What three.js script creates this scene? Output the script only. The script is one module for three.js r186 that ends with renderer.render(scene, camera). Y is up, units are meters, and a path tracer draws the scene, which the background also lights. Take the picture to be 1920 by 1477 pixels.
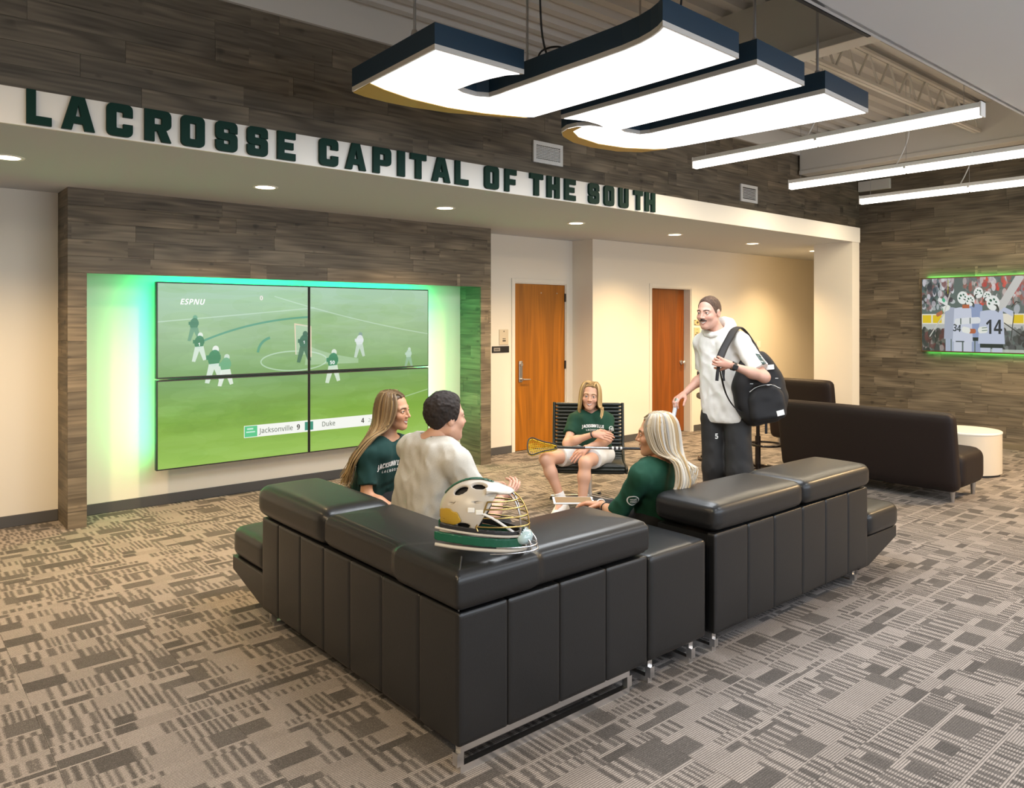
import * as THREE from 'three';
import { mergeGeometries, mergeVertices } from 'three/addons/utils/BufferGeometryUtils.js';
import { RoundedBoxGeometry } from 'three/addons/geometries/RoundedBoxGeometry.js';
import { RectAreaLightUniformsLib } from 'three/addons/lights/RectAreaLightUniformsLib.js';

// ---------------------------------------------------------------- camera, exposure
const scene = new THREE.Scene();
const camera = new THREE.PerspectiveCamera(54.66, 1920 / 1477, 0.05, 60);
camera.position.set(0, 1.65, 0);
camera.lookAt(0.648, 1.65, -0.7617);
camera.setViewOffset(1920, 1477, 0, 139.8, 1920, 1477);   // level camera, lens shifted down
const renderer = new THREE.WebGLRenderer();
renderer.toneMapping = THREE.LinearToneMapping;
renderer.toneMappingExposure = 1.5;
renderer.shadowMap.enabled = true;
scene.background = new THREE.Color().setRGB(0.55, 0.68, 0.85);     // even daylight sky, seen only through the windows behind the camera
RectAreaLightUniformsLib.init();

// light colours (linear)
const WARM = new THREE.Color().setRGB(1.0, 0.68, 0.34);
const SOFTWARM = new THREE.Color().setRGB(1.0, 0.83, 0.56);
const COOL = new THREE.Color().setRGB(0.88, 0.94, 1.0);
const DAY = new THREE.Color().setRGB(0.82, 0.90, 1.0), I_DAY = 2.8;
const LED_GREEN = new THREE.Color().setRGB(0.0, 1.0, 0.27);

function areaLight(parent, color, intensity, w, h, at, towards) {
  const l = new THREE.RectAreaLight(color, intensity, w, h);
  l.position.set(...at); parent.add(l); l.lookAt(...towards); return l;
}

// ---------------------------------------------------------------- helpers
let seed = 12345;
const rnd = () => { seed = (seed * 1664525 + 1013904223) >>> 0; return seed / 4294967296; };
const rr = (a, b) => a + (b - a) * rnd();
const V = (x, y, z) => new THREE.Vector3(x, y, z);
const names = new Map();
function numbered(n) { const k = names.get(n) || 0; names.set(n, k + 1); return k ? n + '_' + String(k).padStart(3, '0') : n; }
function shade(o) { o.castShadow = true; o.receiveShadow = true; return o; }
function mesh(name, geo, mat, parent) {
  const g = Array.isArray(geo) ? merge(geo) : geo;
  const m = shade(new THREE.Mesh(g, mat));
  m.name = parent && parent !== scene ? name : numbered(name);
  (parent || scene).add(m); return m;
}
function merge(list) {
  const gs = list.map((g) => (g.index ? g.toNonIndexed() : g));
  const keys = ['position', 'normal', 'uv'];
  for (const g of gs) { for (const k of Object.keys(g.attributes)) if (!keys.includes(k) && !(k === 'color' && gs.every((q) => q.attributes.color))) g.deleteAttribute(k);
    if (!g.attributes.uv) g.setAttribute('uv', new THREE.Float32BufferAttribute(new Float32Array(g.attributes.position.count * 2), 2)); }
  return mergeGeometries(gs);
}
function tag(o, label, category, group) { o.userData.label = label; o.userData.category = category; if (group) o.userData.group = group; return o; }
function thing(name, label, category, [x, y, z] = [0, 0, 0], turn = 0, group) {
  const o = new THREE.Group(); o.name = numbered(name); scene.add(o); o.position.set(x, y, z); o.rotation.y = turn;
  return tag(o, label, category, group);
}
function structure(name, geo, mat) { const m = geo ? mesh(name, geo, mat) : new THREE.Group(); if (!geo) { m.name = numbered(name); scene.add(m); } m.userData.kind = 'structure'; return m; }
const tr = (g, x = 0, y = 0, z = 0) => g.translate(x, y, z);
function box(x0, x1, y0, y1, z0, z1) { return tr(new THREE.BoxGeometry(x1 - x0, y1 - y0, z1 - z0), (x0 + x1) / 2, (y0 + y1) / 2, (z0 + z1) / 2); }
function cbox(x0, x1, y0, y1, z0, z1, r = 0.004) { return tr(new RoundedBoxGeometry(x1 - x0, y1 - y0, z1 - z0, 2, Math.min(r, (x1 - x0) / 2.01, (y1 - y0) / 2.01, (z1 - z0) / 2.01)), (x0 + x1) / 2, (y0 + y1) / 2, (z0 + z1) / 2); }
function cyl(r0, r1, h, x, y, z, n = 24) { return tr(new THREE.CylinderGeometry(r1, r0, h, n), x, y + h / 2, z); }
// box whose uv are metres on each face
function boxUV(geo, s = 1) {
  const g = geo.index ? geo.toNonIndexed() : geo, p = g.attributes.position, n = p.count, uv = new Float32Array(n * 2);
  const a = V(), b = V(), c = V(), q = V();
  for (let i = 0; i < n; i += 3) {
    a.fromBufferAttribute(p, i); b.fromBufferAttribute(p, i + 1); c.fromBufferAttribute(p, i + 2);
    q.copy(b).sub(a).cross(c.clone().sub(a)); const ax = Math.abs(q.x), ay = Math.abs(q.y), az = Math.abs(q.z);
    for (let k = 0; k < 3; k++) { const X = p.getX(i + k), Y = p.getY(i + k), Z = p.getZ(i + k);
      const [u, v] = ay >= ax && ay >= az ? [X, Z] : ax >= az ? [Z, Y] : [X, Y]; uv[(i + k) * 2] = u * s; uv[(i + k) * 2 + 1] = v * s; }
  }
  g.setAttribute('uv', new THREE.BufferAttribute(uv, 2)); return g;
}
// soft cushion: rounded box with a swelling, finely divided
function cushion(x0, x1, y0, y1, z0, z1, r, swell = [0, 0, 0], n = 18, warp) {
  const w = x1 - x0, h = y1 - y0, d = z1 - z0;
  let g = new THREE.BoxGeometry(2, 2, 2, n, n, n); g.deleteAttribute('uv'); g.deleteAttribute('normal'); g = mergeVertices(g, 1e-4);
  const p = g.attributes.position, hx = w / 2, hy = h / 2, hz = d / 2; r = Math.min(r, hx, hy, hz);
  const sq = (t, H) => { const e = Math.min(0.45, 2.2 * r / H); const a = Math.abs(t), k = 1 - e; return Math.sign(t) * (a < 0.6 ? a / 0.6 * k : k + (a - 0.6) / 0.4 * e); };
  for (let i = 0; i < p.count; i++) {
    const u = p.getX(i), v = p.getY(i), t = p.getZ(i);
    const X = sq(u, hx) * hx, Y = sq(v, hy) * hy, Z = sq(t, hz) * hz;
    const ix = Math.max(-hx + r, Math.min(hx - r, X)), iy = Math.max(-hy + r, Math.min(hy - r, Y)), iz = Math.max(-hz + r, Math.min(hz - r, Z));
    const q = V(X - ix, Y - iy, Z - iz); if (q.lengthSq() > 1e-12) q.setLength(r);
    let x = ix + q.x, y = iy + q.y, z = iz + q.z;
    const fx = 1 - (x / hx) ** 2, fy = 1 - (y / hy) ** 2, fz = 1 - (z / hz) ** 2, s = (f) => Math.sqrt(Math.max(0, f));
    x += Math.sign(x) * swell[0] * s(fy) * s(fz) * Math.abs(x / hx); y += Math.sign(y) * swell[1] * s(fx) * s(fz) * Math.abs(y / hy); z += Math.sign(z) * swell[2] * s(fx) * s(fy) * Math.abs(z / hz);
    if (warp) [x, y, z] = warp(x, y, z, hx, hy, hz);
    p.setXYZ(i, x + (x0 + x1) / 2, y + (y0 + y1) / 2, z + (z0 + z1) / 2);
  }
  g.computeVertexNormals(); return boxUV(g);
}
// tube along points with radius list
function tube(pts, r, sides = 8, closed = false, seg = 0) {
  const P = pts.map((p) => (p.isVector3 ? p : V(...p)));
  if (seg) { const c = new THREE.CatmullRomCurve3(P, closed, 'centripetal'); return new THREE.TubeGeometry(c, seg, r, sides, closed); }
  const path = new THREE.CurvePath(); for (let i = 0; i + 1 < P.length; i++) path.add(new THREE.LineCurve3(P[i], P[i + 1])); if (closed) path.add(new THREE.LineCurve3(P[P.length - 1], P[0]));
  const out = []; for (let i = 0; i + 1 < P.length + (closed ? 1 : 0); i++) out.push(rod(P[i], P[(i + 1) % P.length], r, r, sides)); return merge(out);
}
function rod(a, b, ra, rb = ra, sides = 10) {
  const A = a.isVector3 ? a : V(...a), B = b.isVector3 ? b : V(...b), d = B.clone().sub(A), L = d.length();
  const g = new THREE.CylinderGeometry(rb, ra, L, sides); g.applyQuaternion(new THREE.Quaternion().setFromUnitVectors(V(0, 1, 0), d.normalize()));
  const m = A.clone().add(B).multiplyScalar(0.5); return g.translate(m.x, m.y, m.z);
}
// square-section bar between two points
function bar(a, b, w, h) {
  const A = V(...a), B = V(...b), d = B.clone().sub(A), L = d.length(); const g = new THREE.BoxGeometry(w, h, L);
  const m = new THREE.Matrix4().lookAt(A, B, Math.abs(d.y) > 0.95 * L ? V(1, 0, 0) : V(0, 1, 0)); g.applyMatrix4(m); const c = A.add(B).multiplyScalar(0.5); return g.translate(c.x, c.y, c.z);
}
const std = (o) => new THREE.MeshStandardMaterial(o);
const phys = (o) => new THREE.MeshPhysicalMaterial(o);
const lin = (r, g, b) => new THREE.Color().setRGB(r, g, b);
function canvas(w, h, draw, srgb = true) {
  const c = document.createElement('canvas'); c.width = w; c.height = h; draw(c.getContext('2d'), w, h);
  const t = new THREE.CanvasTexture(c); if (srgb) t.colorSpace = THREE.SRGBColorSpace; t.wrapS = t.wrapT = THREE.RepeatWrapping; t.magFilter = THREE.LinearFilter; return t;
}
function dataTex(w, h, f, srgb = true) {
  const d = new Uint8Array(w * h * 4);
  for (let y = 0; y < h; y++) for (let x = 0; x < w; x++) { const c = f(x, y), i = (y * w + x) * 4; d[i] = c[0]; d[i + 1] = c[1]; d[i + 2] = c[2]; d[i + 3] = 255; }
  const t = new THREE.DataTexture(d, w, h); if (srgb) t.colorSpace = THREE.SRGBColorSpace; t.wrapS = t.wrapT = THREE.RepeatWrapping; t.magFilter = THREE.LinearFilter; t.needsUpdate = true; return t;
}
// tileable value noise
function noiseGrid(n) { const a = new Float32Array(n * n); for (let i = 0; i < n * n; i++) a[i] = rnd(); return (x, y) => { x = ((x % n) + n) % n; y = ((y % n) + n) % n; const i = Math.floor(x), j = Math.floor(y), fx = x - i, fy = y - j, u = fx * fx * (3 - 2 * fx), v = fy * fy * (3 - 2 * fy), i1 = (i + 1) % n, j1 = (j + 1) % n; return (a[j * n + i] * (1 - u) + a[j * n + i1] * u) * (1 - v) + (a[j1 * n + i] * (1 - u) + a[j1 * n + i1] * u) * v; }; }
const N64 = noiseGrid(64), N128 = noiseGrid(128);

// ---------------------------------------------------------------- materials
const woodTex = dataTex(1024, 1024, (x, y) => {            // weathered plank grain, 1.6 m square, grain along u
  const u = x / 1024, v = y / 1024;
  const warp = (N64(u * 4, v * 8) - 0.5) * 2.5;
  const fine = N128(u * 8, v * 128 + warp * 0.5), mid = N128(u * 4, v * 64 + warp), big = N64(u * 4, v * 16 + warp), knot = Math.max(0, N64(u * 16 + 9, v * 32 + 5) - 0.88) * 1.6;
  const t = 0.62 + 0.20 * (fine - 0.5) + 0.18 * (mid - 0.5) + 0.20 * (big - 0.5) - knot;
  return [Math.max(20, 168 * t + 20), Math.max(18, 159 * t + 17), Math.max(14, 145 * t + 14)];
});
const plankMats = [[1, 1, 1], [0.93, 0.93, 0.93], [1.06, 1.04, 1.01], [0.97, 0.95, 0.92], [0.87, 0.87, 0.87]].map(([r, g, b]) => std({ map: woodTex, color: lin(0.72 * r, 0.69 * g, 0.62 * b), roughness: 0.62, bumpMap: woodTex, bumpScale: 0.0008 }));
const M = {
  paint: std({ color: lin(0.74, 0.70, 0.62), roughness: 0.85 }),
  paintWhite: std({ color: lin(0.80, 0.78, 0.73), roughness: 0.8 }),
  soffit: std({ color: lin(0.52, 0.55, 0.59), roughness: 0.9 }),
  gypsum: std({ color: lin(0.60, 0.62, 0.65), roughness: 0.95 }),
  deck: std({ color: lin(0.62, 0.61, 0.59), roughness: 0.7 }),
  beam: std({ color: lin(0.68, 0.66, 0.62), roughness: 0.75 }),
  base: std({ color: lin(0.075, 0.073, 0.075), roughness: 0.55 }),
  core: std({ color: lin(0.06, 0.055, 0.05), roughness: 0.9 }),
  chrome: std({ color: lin(0.80, 0.80, 0.81), roughness: 0.28, metalness: 1 }),
  steel: std({ color: lin(0.52, 0.52, 0.53), roughness: 0.32, metalness: 1 }),
  blackMetal: std({ color: lin(0.012, 0.012, 0.013), roughness: 0.35 }),
  blackPlastic: std({ color: lin(0.015, 0.015, 0.016), roughness: 0.45 }),
  white: std({ color: lin(0.82, 0.82, 0.80), roughness: 0.5 }),
};
// ---------------------------------------------------------------- floor: carpet tiles
const CT = 0.61;
const carpetTex = (() => {
  const W = 2048, d = new Uint8Array(W * W * 4), TN = 4, tp = W / TN;
  const tone = new Float32Array(W * W);
  for (let ty = 0; ty < TN; ty++) for (let tx = 0; tx < TN; tx++) {           // u = x, v = z
    const fill = (x0, x1, y0, y1, k) => { for (let y = y0; y < y1; y++) for (let x = x0; x < x1; x++) tone[(ty * tp + y) * W + tx * tp + x] = k; };
    let v0 = 0;
    while (v0 < tp) {                                   // bands of stripes, blocks and plain ground
      let bh = Math.floor(rr(38, 120)); if (tp - v0 - bh < 34) bh = tp - v0;
      const gap = rnd() < 0.5 ? Math.floor(rr(6, 18)) : 0; let u0 = 0;
      while (u0 < tp) {
        const kind = rnd(); let w = Math.floor(rr(46, 150)); if (tp - u0 - w < 36) w = tp - u0;
        if (kind < 0.60) { const pitch = rr(22, 42), duty = rr(0.4, 0.62); for (let x = u0; x < u0 + w; x += pitch * rr(0.8, 1.25)) fill(Math.floor(x), Math.floor(Math.min(u0 + w, x + pitch * duty)), v0 + gap, v0 + bh, rr(0.7, 0.95)); }
        else if (kind < 0.79) fill(u0, u0 + w, v0 + gap + (rnd() < 0.4 ? Math.floor(bh * 0.3) : 0), v0 + bh, rr(0.8, 1));
        else fill(u0, u0 + w, v0, v0 + bh, rr(0, 0.15));
        u0 += w;
      }
      v0 += bh;
    }
  }
  for (let y = 0; y < W; y++) for (let x = 0; x < W; x++) {
    const ex = Math.round((rnd() - 0.5) * 9), k = tone[y * W + Math.min(W - 1, Math.max(0, x + ex))];     // ragged yarn edges
    const rib = (y % 8) < 3 ? 1 : 0, sp = rnd(), i = (y * W + x) * 4;
    let L = 1 - 0.52 * k; L *= rib ? (k > 0.5 ? 0.90 : 0.68) : 1.06; L *= 0.80 + 0.4 * sp; if (k > 0.5 && sp > 0.93) L *= 1.5;
    d[i] = Math.min(255, 190 * L); d[i + 1] = Math.min(255, 180 * L); d[i + 2] = Math.min(255, 170 * L); d[i + 3] = 255;
  }
  const t = new THREE.DataTexture(d, W, W); t.colorSpace = THREE.SRGBColorSpace; t.wrapS = t.wrapT = THREE.RepeatWrapping; t.magFilter = THREE.LinearFilter; t.generateMipmaps = true; t.minFilter = THREE.LinearMipmapLinearFilter; t.needsUpdate = true; return t;
})();
M.carpet = std({ map: carpetTex, color: lin(0.60, 0.595, 0.62), roughness: 0.97, bumpMap: carpetTex, bumpScale: 0.0015 });
const floor = structure('floor', box(-2.75, 13.2, -0.16, -0.012, -7.4, 3.35), std({ color: lin(0.05, 0.05, 0.05), roughness: 1 }));
{
  const variants = [];
  for (let i = 0; i < 16; i++) { const g = new THREE.BoxGeometry(CT - 0.0012, 0.012, CT - 0.0012).translate(0, -0.006, 0), uv = g.attributes.uv, p = g.attributes.position;
    for (let k = 0; k < uv.count; k++) uv.setXY(k, ((i % 4) + 0.5 + p.getX(k) / CT) / 4, (Math.floor(i / 4) + 0.5 + p.getZ(k) / CT) / 4); variants.push(g); }
  const spots = [];
  for (let ix = 0; ix < 25; ix++) for (let iz = 0; iz < 18; iz++) spots.push([-2.2 + ix * CT, 3.2 - iz * CT]);
  const dist = ([x, z]) => Math.hypot(x - 1.2, z + 1.2); spots.sort((a, b) => dist(a) - dist(b));
  const rest = [];
  spots.forEach(([x, z], n) => {
    const v = variants[Math.floor(rnd() * 16)];
    if (n < 290) { const t = mesh('carpet_tile', v, M.carpet, floor); t.position.set(x, 0, z); } else rest.push(v.clone().translate(x, 0, z));
  });
  const r = mesh('carpet_field', rest, M.carpet, floor); r.userData.kind = 'stuff';
}

// ---------------------------------------------------------------- walls
const ZW = -7.2, Z2 = -6.83, ZF = -6.807, YS = 2.69, ZB = -4.81, ZU = -5.2, XF = 11.09, YD = 4.02;
const D1 = [6.165, 7.06, 2.112], D2 = [8.362, 9.262, 2.10];
structure('wall_back', [box(-2.75, D1[0], 0, 2.75, ZW - 0.15, ZW), box(D1[1], 7.18, 0, 2.75, ZW - 0.15, ZW), box(D1[0], D1[1], D1[2], 2.75, ZW - 0.15, ZW),
  box(D1[0], D1[1], 0, D1[2], ZW - 0.2, ZW - 0.15)], M.paint);
structure('wall_alcove', [box(7.18, D2[0], 0, 2.75, ZW - 0.15, Z2), box(D2[1], 13.2, 0, 2.75, ZW - 0.15, Z2), box(D2[0], D2[1], D2[2], 2.75, ZW - 0.15, Z2), box(D2[0], D2[1], 0, D2[2], ZW - 0.2, ZW - 0.15)], M.paint);
structure('wall_corridor_end', box(13.05, 13.2, 0, 2.75, Z2, -5.36), M.paint);
structure('column', box(10.08, 10.285, 0, YS, -5.36, ZB - 0.01), M.paint);
structure('wall_corridor', box(10.285, 13.05, 0, 4.1, -5.46, -5.36), M.paint);
structure('ceiling_soffit', [box(-2.75, 10.285, YS, YS + 0.06, ZW - 0.15, ZB - 0.02), box(10.285, 13.2, YS, YS + 0.06, ZW - 0.15, -5.36)], M.soffit);
structure('wall_bulkhead', [box(-2.75, 10.285, YS, 2.888, ZB - 0.02, ZB), box(-2.75, 10.285, 2.868, 2.888, ZU, ZB - 0.02), box(10.265, 10.285, YS + 0.06, 2.868, ZU, ZB - 0.02)], M.paintWhite);
structure('wall_left', box(-2.75, -2.6, 0, 4.1, ZW, 3.35), std({ color: lin(0.13, 0.115, 0.10), roughness: 0.7 }));
const WN = [[0.6, 3.2], [3.5, 6.1], [6.4, 9.0]], WY = [0.85, 2.75];       // daylight windows behind the camera
structure('wall_front', [box(-2.6, XF, 0, WY[0], 3.2, 3.35), box(-2.6, XF, WY[1], 3.25, 3.2, 3.35), box(-2.6, WN[0][0], WY[0], WY[1], 3.2, 3.35), box(WN[0][1], WN[1][0], WY[0], WY[1], 3.2, 3.35), box(WN[1][1], WN[2][0], WY[0], WY[1], 3.2, 3.35), box(WN[2][1], XF, WY[0], WY[1], 3.2, 3.35)], M.paint);
WN.forEach(([a, b], i) => {
  const w = structure('window_' + (i + 1)), m = (a + b) / 2, y0 = WY[0], y1 = WY[1];
  mesh('window_frame', [box(a, b, y0, y0 + 0.05, 3.25, 3.31), box(a, b, y1 - 0.05, y1, 3.25, 3.31), box(a, a + 0.05, y0 + 0.05, y1 - 0.05, 3.25, 3.31), box(b - 0.05, b, y0 + 0.05, y1 - 0.05, 3.25, 3.31), box(m - 0.025, m + 0.025, y0 + 0.05, y1 - 0.05, 3.25, 3.31)], M.white, w);
  for (const [c, d] of [[a + 0.05, m - 0.025], [m + 0.025, b - 0.05]]) mesh('pane', box(c, d, y0 + 0.05, y1 - 0.05, 3.277, 3.283), phys({ color: lin(1, 1, 1), roughness: 0, transmission: 1, thickness: 0 }), w);
  areaLight(w, DAY, I_DAY, b - a - 0.1, y1 - y0 - 0.1, [m, (y0 + y1) / 2, 3.23], [m, (y0 + y1) / 2, 0]);
});
// wooden plank cladding: every plank a piece of its own
function plankGeo(w, h, t) {
  const g = new THREE.BoxGeometry(w - 0.0016, h - 0.0016, t), uv = g.attributes.uv, p = g.attributes.position, ou = rnd(), ov = rnd();
  for (let k = 0; k < uv.count; k++) uv.setXY(k, ou + (p.getX(k) + p.getZ(k)) / 1.6, ov + p.getY(k) / 1.6); return g;
}
function plankField(parent, origin, turn, w, h, rowH, skip) {     // plane x right, y up, facing +z before the turn
  const rows = Math.ceil(h / rowH);
  for (let r = 0; r < rows; r++) {
    const y0 = r * rowH, y1 = Math.min(h, y0 + rowH); let x0 = -rr(0, 1.1);
    while (x0 < w) {
      const x1 = x0 + rr(0.65, 1.65); const pieces = skip ? skip(Math.max(0, x0), Math.min(w, x1), y0, y1) : [[Math.max(0, x0), Math.min(w, x1)]];
      const t = 0.012 + rr(0, 0.0025), mat = plankMats[Math.floor(rnd() * 5)];
      for (const [a, b] of pieces) if (b - a > 0.012) {
        const m = mesh('plank', plankGeo(b - a, y1 - y0, t), mat, parent); m.position.copy(V((a + b) / 2, (y0 + y1) / 2, t / 2).applyAxisAngle(V(0, 1, 0), turn).add(V(...origin))); m.rotation.y = turn;
      }
      x0 = x1;
    }
  }
}
const wallUpper = structure('wall_upper', [box(-2.75, XF + 0.15, YS + 0.06, 3.806, ZU - 0.16, ZU - 0.013)], M.core);
plankField(wallUpper, [-2.6, 2.84, ZU - 0.013], 0, XF + 2.6, 0.966, 0.138);
structure('trim_1', box(-2.75, XF + 0.15, 3.806, 4.1, ZU - 0.16, ZU + 0.03), M.beam);      // painted band over the planks
const wallRight = structure('wall_right', [box(XF + 0.013, XF + 0.15, 0, 4.1, -5.36, 3.35)], M.core);
plankField(wallRight, [XF + 0.013, 0.0, -5.36], -Math.PI / 2, 5.36 + 1.4, 4.02, 0.138);
const wallRightNear = structure('wall_right_near', box(XF, XF + 0.013, 0, 4.1, 1.4, 3.35), M.paint);
// screen niche surround
const NX0 = 1.218, NX1 = 5.474, OX0 = 1.353, OX1 = 5.326, OY = 2.092;
const niche = structure('wall_niche', [box(NX0 + 0.012, OX0 - 0.012, 0, YS, ZW, ZF - 0.013), box(OX1 + 0.012, NX1 - 0.012, 0, YS, ZW, ZF - 0.013), box(OX0 - 0.012, OX1 + 0.012, OY + 0.012, YS, ZW, ZF - 0.013)], M.core);
plankField(niche, [NX0, 0, ZF - 0.013], 0, NX1 - NX0, YS, 0.1345, (a, b, y0, y1) => {
  if ((y0 + y1) / 2 > OY - 0.03) return [[a, b]];
  const o = []; if (a < OX0 - NX0) o.push([a, Math.min(b, OX0 - NX0)]); if (b > OX1 - NX0) o.push([Math.max(a, OX1 - NX0), b]); return o;
});
const ND = -ZW + ZF - 0.002;     // depth of the sides
plankField(niche, [NX0 + 0.0135, 0, ZW + 0.001], -Math.PI / 2, ND - 0.011, YS, 0.1345);
plankField(niche, [OX1 + 0.0135, 0, ZW + 0.001], -Math.PI / 2, ND - 0.011, OY, 0.1345);
plankField(niche, [OX0 - 0.0135, 0, ZF - 0.013], Math.PI / 2, ND - 0.011, OY, 0.1345);
plankField(niche, [NX1 - 0.0135, 0, ZF - 0.013], Math.PI / 2, ND - 0.011, YS, 0.1345);
mesh('lintel_board', box(OX0, OX1, OY, OY + 0.012, ZW + 0.001, ZF - 0.014), plankMats[0], niche);
// baseboards
const bb = (n, x0, x1, z) => structure(n, cbox(x0, x1, 0, 0.092, z, z + 0.012, 0.004), M.base);
bb('baseboard_left', -2.6, NX0, ZW); bb('baseboard_niche', OX0, OX1, ZW); bb('baseboard_back', NX1, 6.11, ZW); bb('baseboard_alcove', 7.18, 8.31, Z2); bb('baseboard_corridor', 9.315, 13.05, Z2);
structure('baseboard_step', cbox(7.166, 7.18, 0, 0.092, ZW + 0.002, Z2, 0.004), M.base);
structure('baseboard_right', cbox(XF - 0.016, XF - 0.004, 0, 0.06, -5.36, 3.2, 0.004), std({ color: lin(0.16, 0.13, 0.085), roughness: 0.7 }));

// ---------------------------------------------------------------- upper ceiling: metal deck, beams, lower gypsum ceiling
{
  const sh = new THREE.Shape(), z0 = -5.36, z1 = -1.7, per = 0.19; const pts = [];
  for (let z = z0; z < z1; z += per) pts.push([z, 0.05], [z + 0.07, 0.05], [z + 0.095, 0], [z + 0.165, 0]);
  sh.moveTo(pts[0][0], pts[0][1]); pts.slice(1).forEach(([a, b]) => sh.lineTo(a, b)); sh.lineTo(z1 + 0.1, 0.14); sh.lineTo(z0, 0.14);
  const gg = new THREE.ExtrudeGeometry(sh, { depth: XF + 2.9, bevelEnabled: false }), p = gg.attributes.position;
  for (let i = 0; i < p.count; i++) { const a = p.getX(i), b = p.getY(i), c = p.getZ(i); p.setXYZ(i, c - 2.75, b + YD, a); }
  gg.computeVertexNormals(); structure('ceiling', gg, M.deck);
}
function beam(x0, x1, y0) {
  const o = structure('ceiling_beam');
  mesh('web', box(x0 + 0.02, x1 - 0.02, y0 + 0.05, YD, ZU + 0.03, -1.92), M.beam, o); mesh('flange', cbox(x0, x1, y0, y0 + 0.05, ZU + 0.03, -1.92, 0.006), M.beam, o);
}
beam(5.11, 5.28, 3.546); beam(9.335, 9.56, 3.546);
structure('ceiling_lower', [box(-2.75, XF + 0.15, 3.2, 3.26, -1.88, 3.35), box(-2.75, XF + 0.15, 3.2, 4.1, -1.9, -1.86)], M.gypsum);
structure('trim_2', bar([2.9, 3.215, -1.915], [4.2, 3.215, -1.915], 0.02, 0.035), M.blackMetal);
{ // open-web steel joist between the beams
  const o = structure('ceiling_joist'), z = -3.06, y0 = 3.72, y1 = 3.99, x0 = 5.29, x1 = 9.33;
  for (const [y, s] of [[y0, 0.022], [y1, 0.022]]) for (const k of [-1, 1]) mesh('chord', box(x0, x1, y - s, y + s * 0.2, z + k * 0.02 - 0.016, z + k * 0.02 + 0.016), M.beam, o);
  const n = 10, L = (x1 - x0) / n; for (let i = 0; i < n; i++) { mesh('web_bar', rod([x0 + i * L, y0, z], [x0 + (i + 0.5) * L, y1, z], 0.011, 0.011, 8), M.beam, o); mesh('web_bar', rod([x0 + (i + 0.5) * L, y1, z], [x0 + (i + 1) * L, y0, z], 0.011, 0.011, 8), M.beam, o); }
}
// ---------------------------------------------------------------- emblem-shaped pendant light
const EM = (c, i) => std({ color: lin(0.8, 0.8, 0.8), emissive: c, emissiveIntensity: i, roughness: 0.6 });
const emblemUpper = [[2.123, -3.905], [2.091, -3.031], [2.669, -3.038], [2.612, -3.114], [2.584, -3.216], [2.566, -3.334], [2.563, -3.478], [2.62, -3.504], [2.717, -3.513], [2.783, -3.48], [2.789, -3.406], [2.786, -3.307], [2.79, -3.1], [2.789, -2.918], [2.793, -2.683], [2.793, -2.462], [2.781, -2.347], [2.758, -2.258], [2.73, -2.192], [2.695, -2.138], [3.325, -2.162], [3.287, -3.643], [3.112, -3.764], [2.791, -3.9], [2.555, -3.943], [2.371, -3.95], [2.22, -3.936]];
const goldUpper = [[2.123, -3.905], [2.109, -3.681], [2.243, -3.736], [2.457, -3.791], [2.721, -3.802], [2.966, -3.762], [3.251, -3.663], [3.112, -3.764], [2.791, -3.9], [2.555, -3.943], [2.371, -3.95], [2.22, -3.936]];
const emblemLower = [[3.442, -3.557], [3.464, -2.147], [3.99, -2.177], [3.955, -3.486], [4.023, -3.512], [4.153, -3.494], [4.18, -3.429], [4.185, -3.132], [4.203, -2.167], [4.819, -2.202], [4.68, -3.516], [4.654, -3.637], [4.595, -3.848], [4.425, -3.953], [4.167, -3.989], [3.951, -3.962], [3.776, -3.884], [3.691, -3.81], [3.645, -3.709], [3.655, -3.626], [3.709, -3.55], [3.823, -3.527], [3.728, -3.503], [3.617, -3.495], [3.527, -3.52]];
const goldLower = [[4.654, -3.637], [4.595, -3.848], [4.425, -3.953], [4.167, -3.989], [3.951, -3.962], [3.776, -3.884], [3.691, -3.81], [3.645, -3.709], [3.655, -3.626], [3.685, -3.593], [3.728, -3.724], [3.878, -3.817], [4.133, -3.866], [4.384, -3.827], [4.581, -3.715]];
function slab(pts, y0, y1) {               // outline in x, z -> prism
  const s = new THREE.Shape(pts.map(([x, z]) => new THREE.Vector2(x, -z)));
  return new THREE.ExtrudeGeometry(s, { depth: y1 - y0, bevelEnabled: false }).rotateX(-Math.PI / 2).translate(0, y0, 0);
}
function inset(pts, d) {                    // move an outline inwards
  const n = pts.length; let area = 0; pts.forEach((p, i) => { const q = pts[(i + 1) % n]; area += p[0] * q[1] - q[0] * p[1]; }); const sg = area > 0 ? 1 : -1;
  return pts.map((p, i) => { const a = pts[(i + n - 1) % n], b = pts[(i + 1) % n]; const e1 = [p[0] - a[0], p[1] - a[1]], e2 = [b[0] - p[0], b[1] - p[1]]; const l1 = Math.hypot(...e1), l2 = Math.hypot(...e2);
    const n1 = [-e1[1] / l1 * sg, e1[0] / l1 * sg], n2 = [-e2[1] / l2 * sg, e2[0] / l2 * sg]; let m = [n1[0] + n2[0], n1[1] + n2[1]]; const k = Math.max(0.35, (m[0] ** 2 + m[1] ** 2) / 2); return [p[0] + m[0] * d / k, p[1] + m[1] * d / k]; });
}
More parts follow.
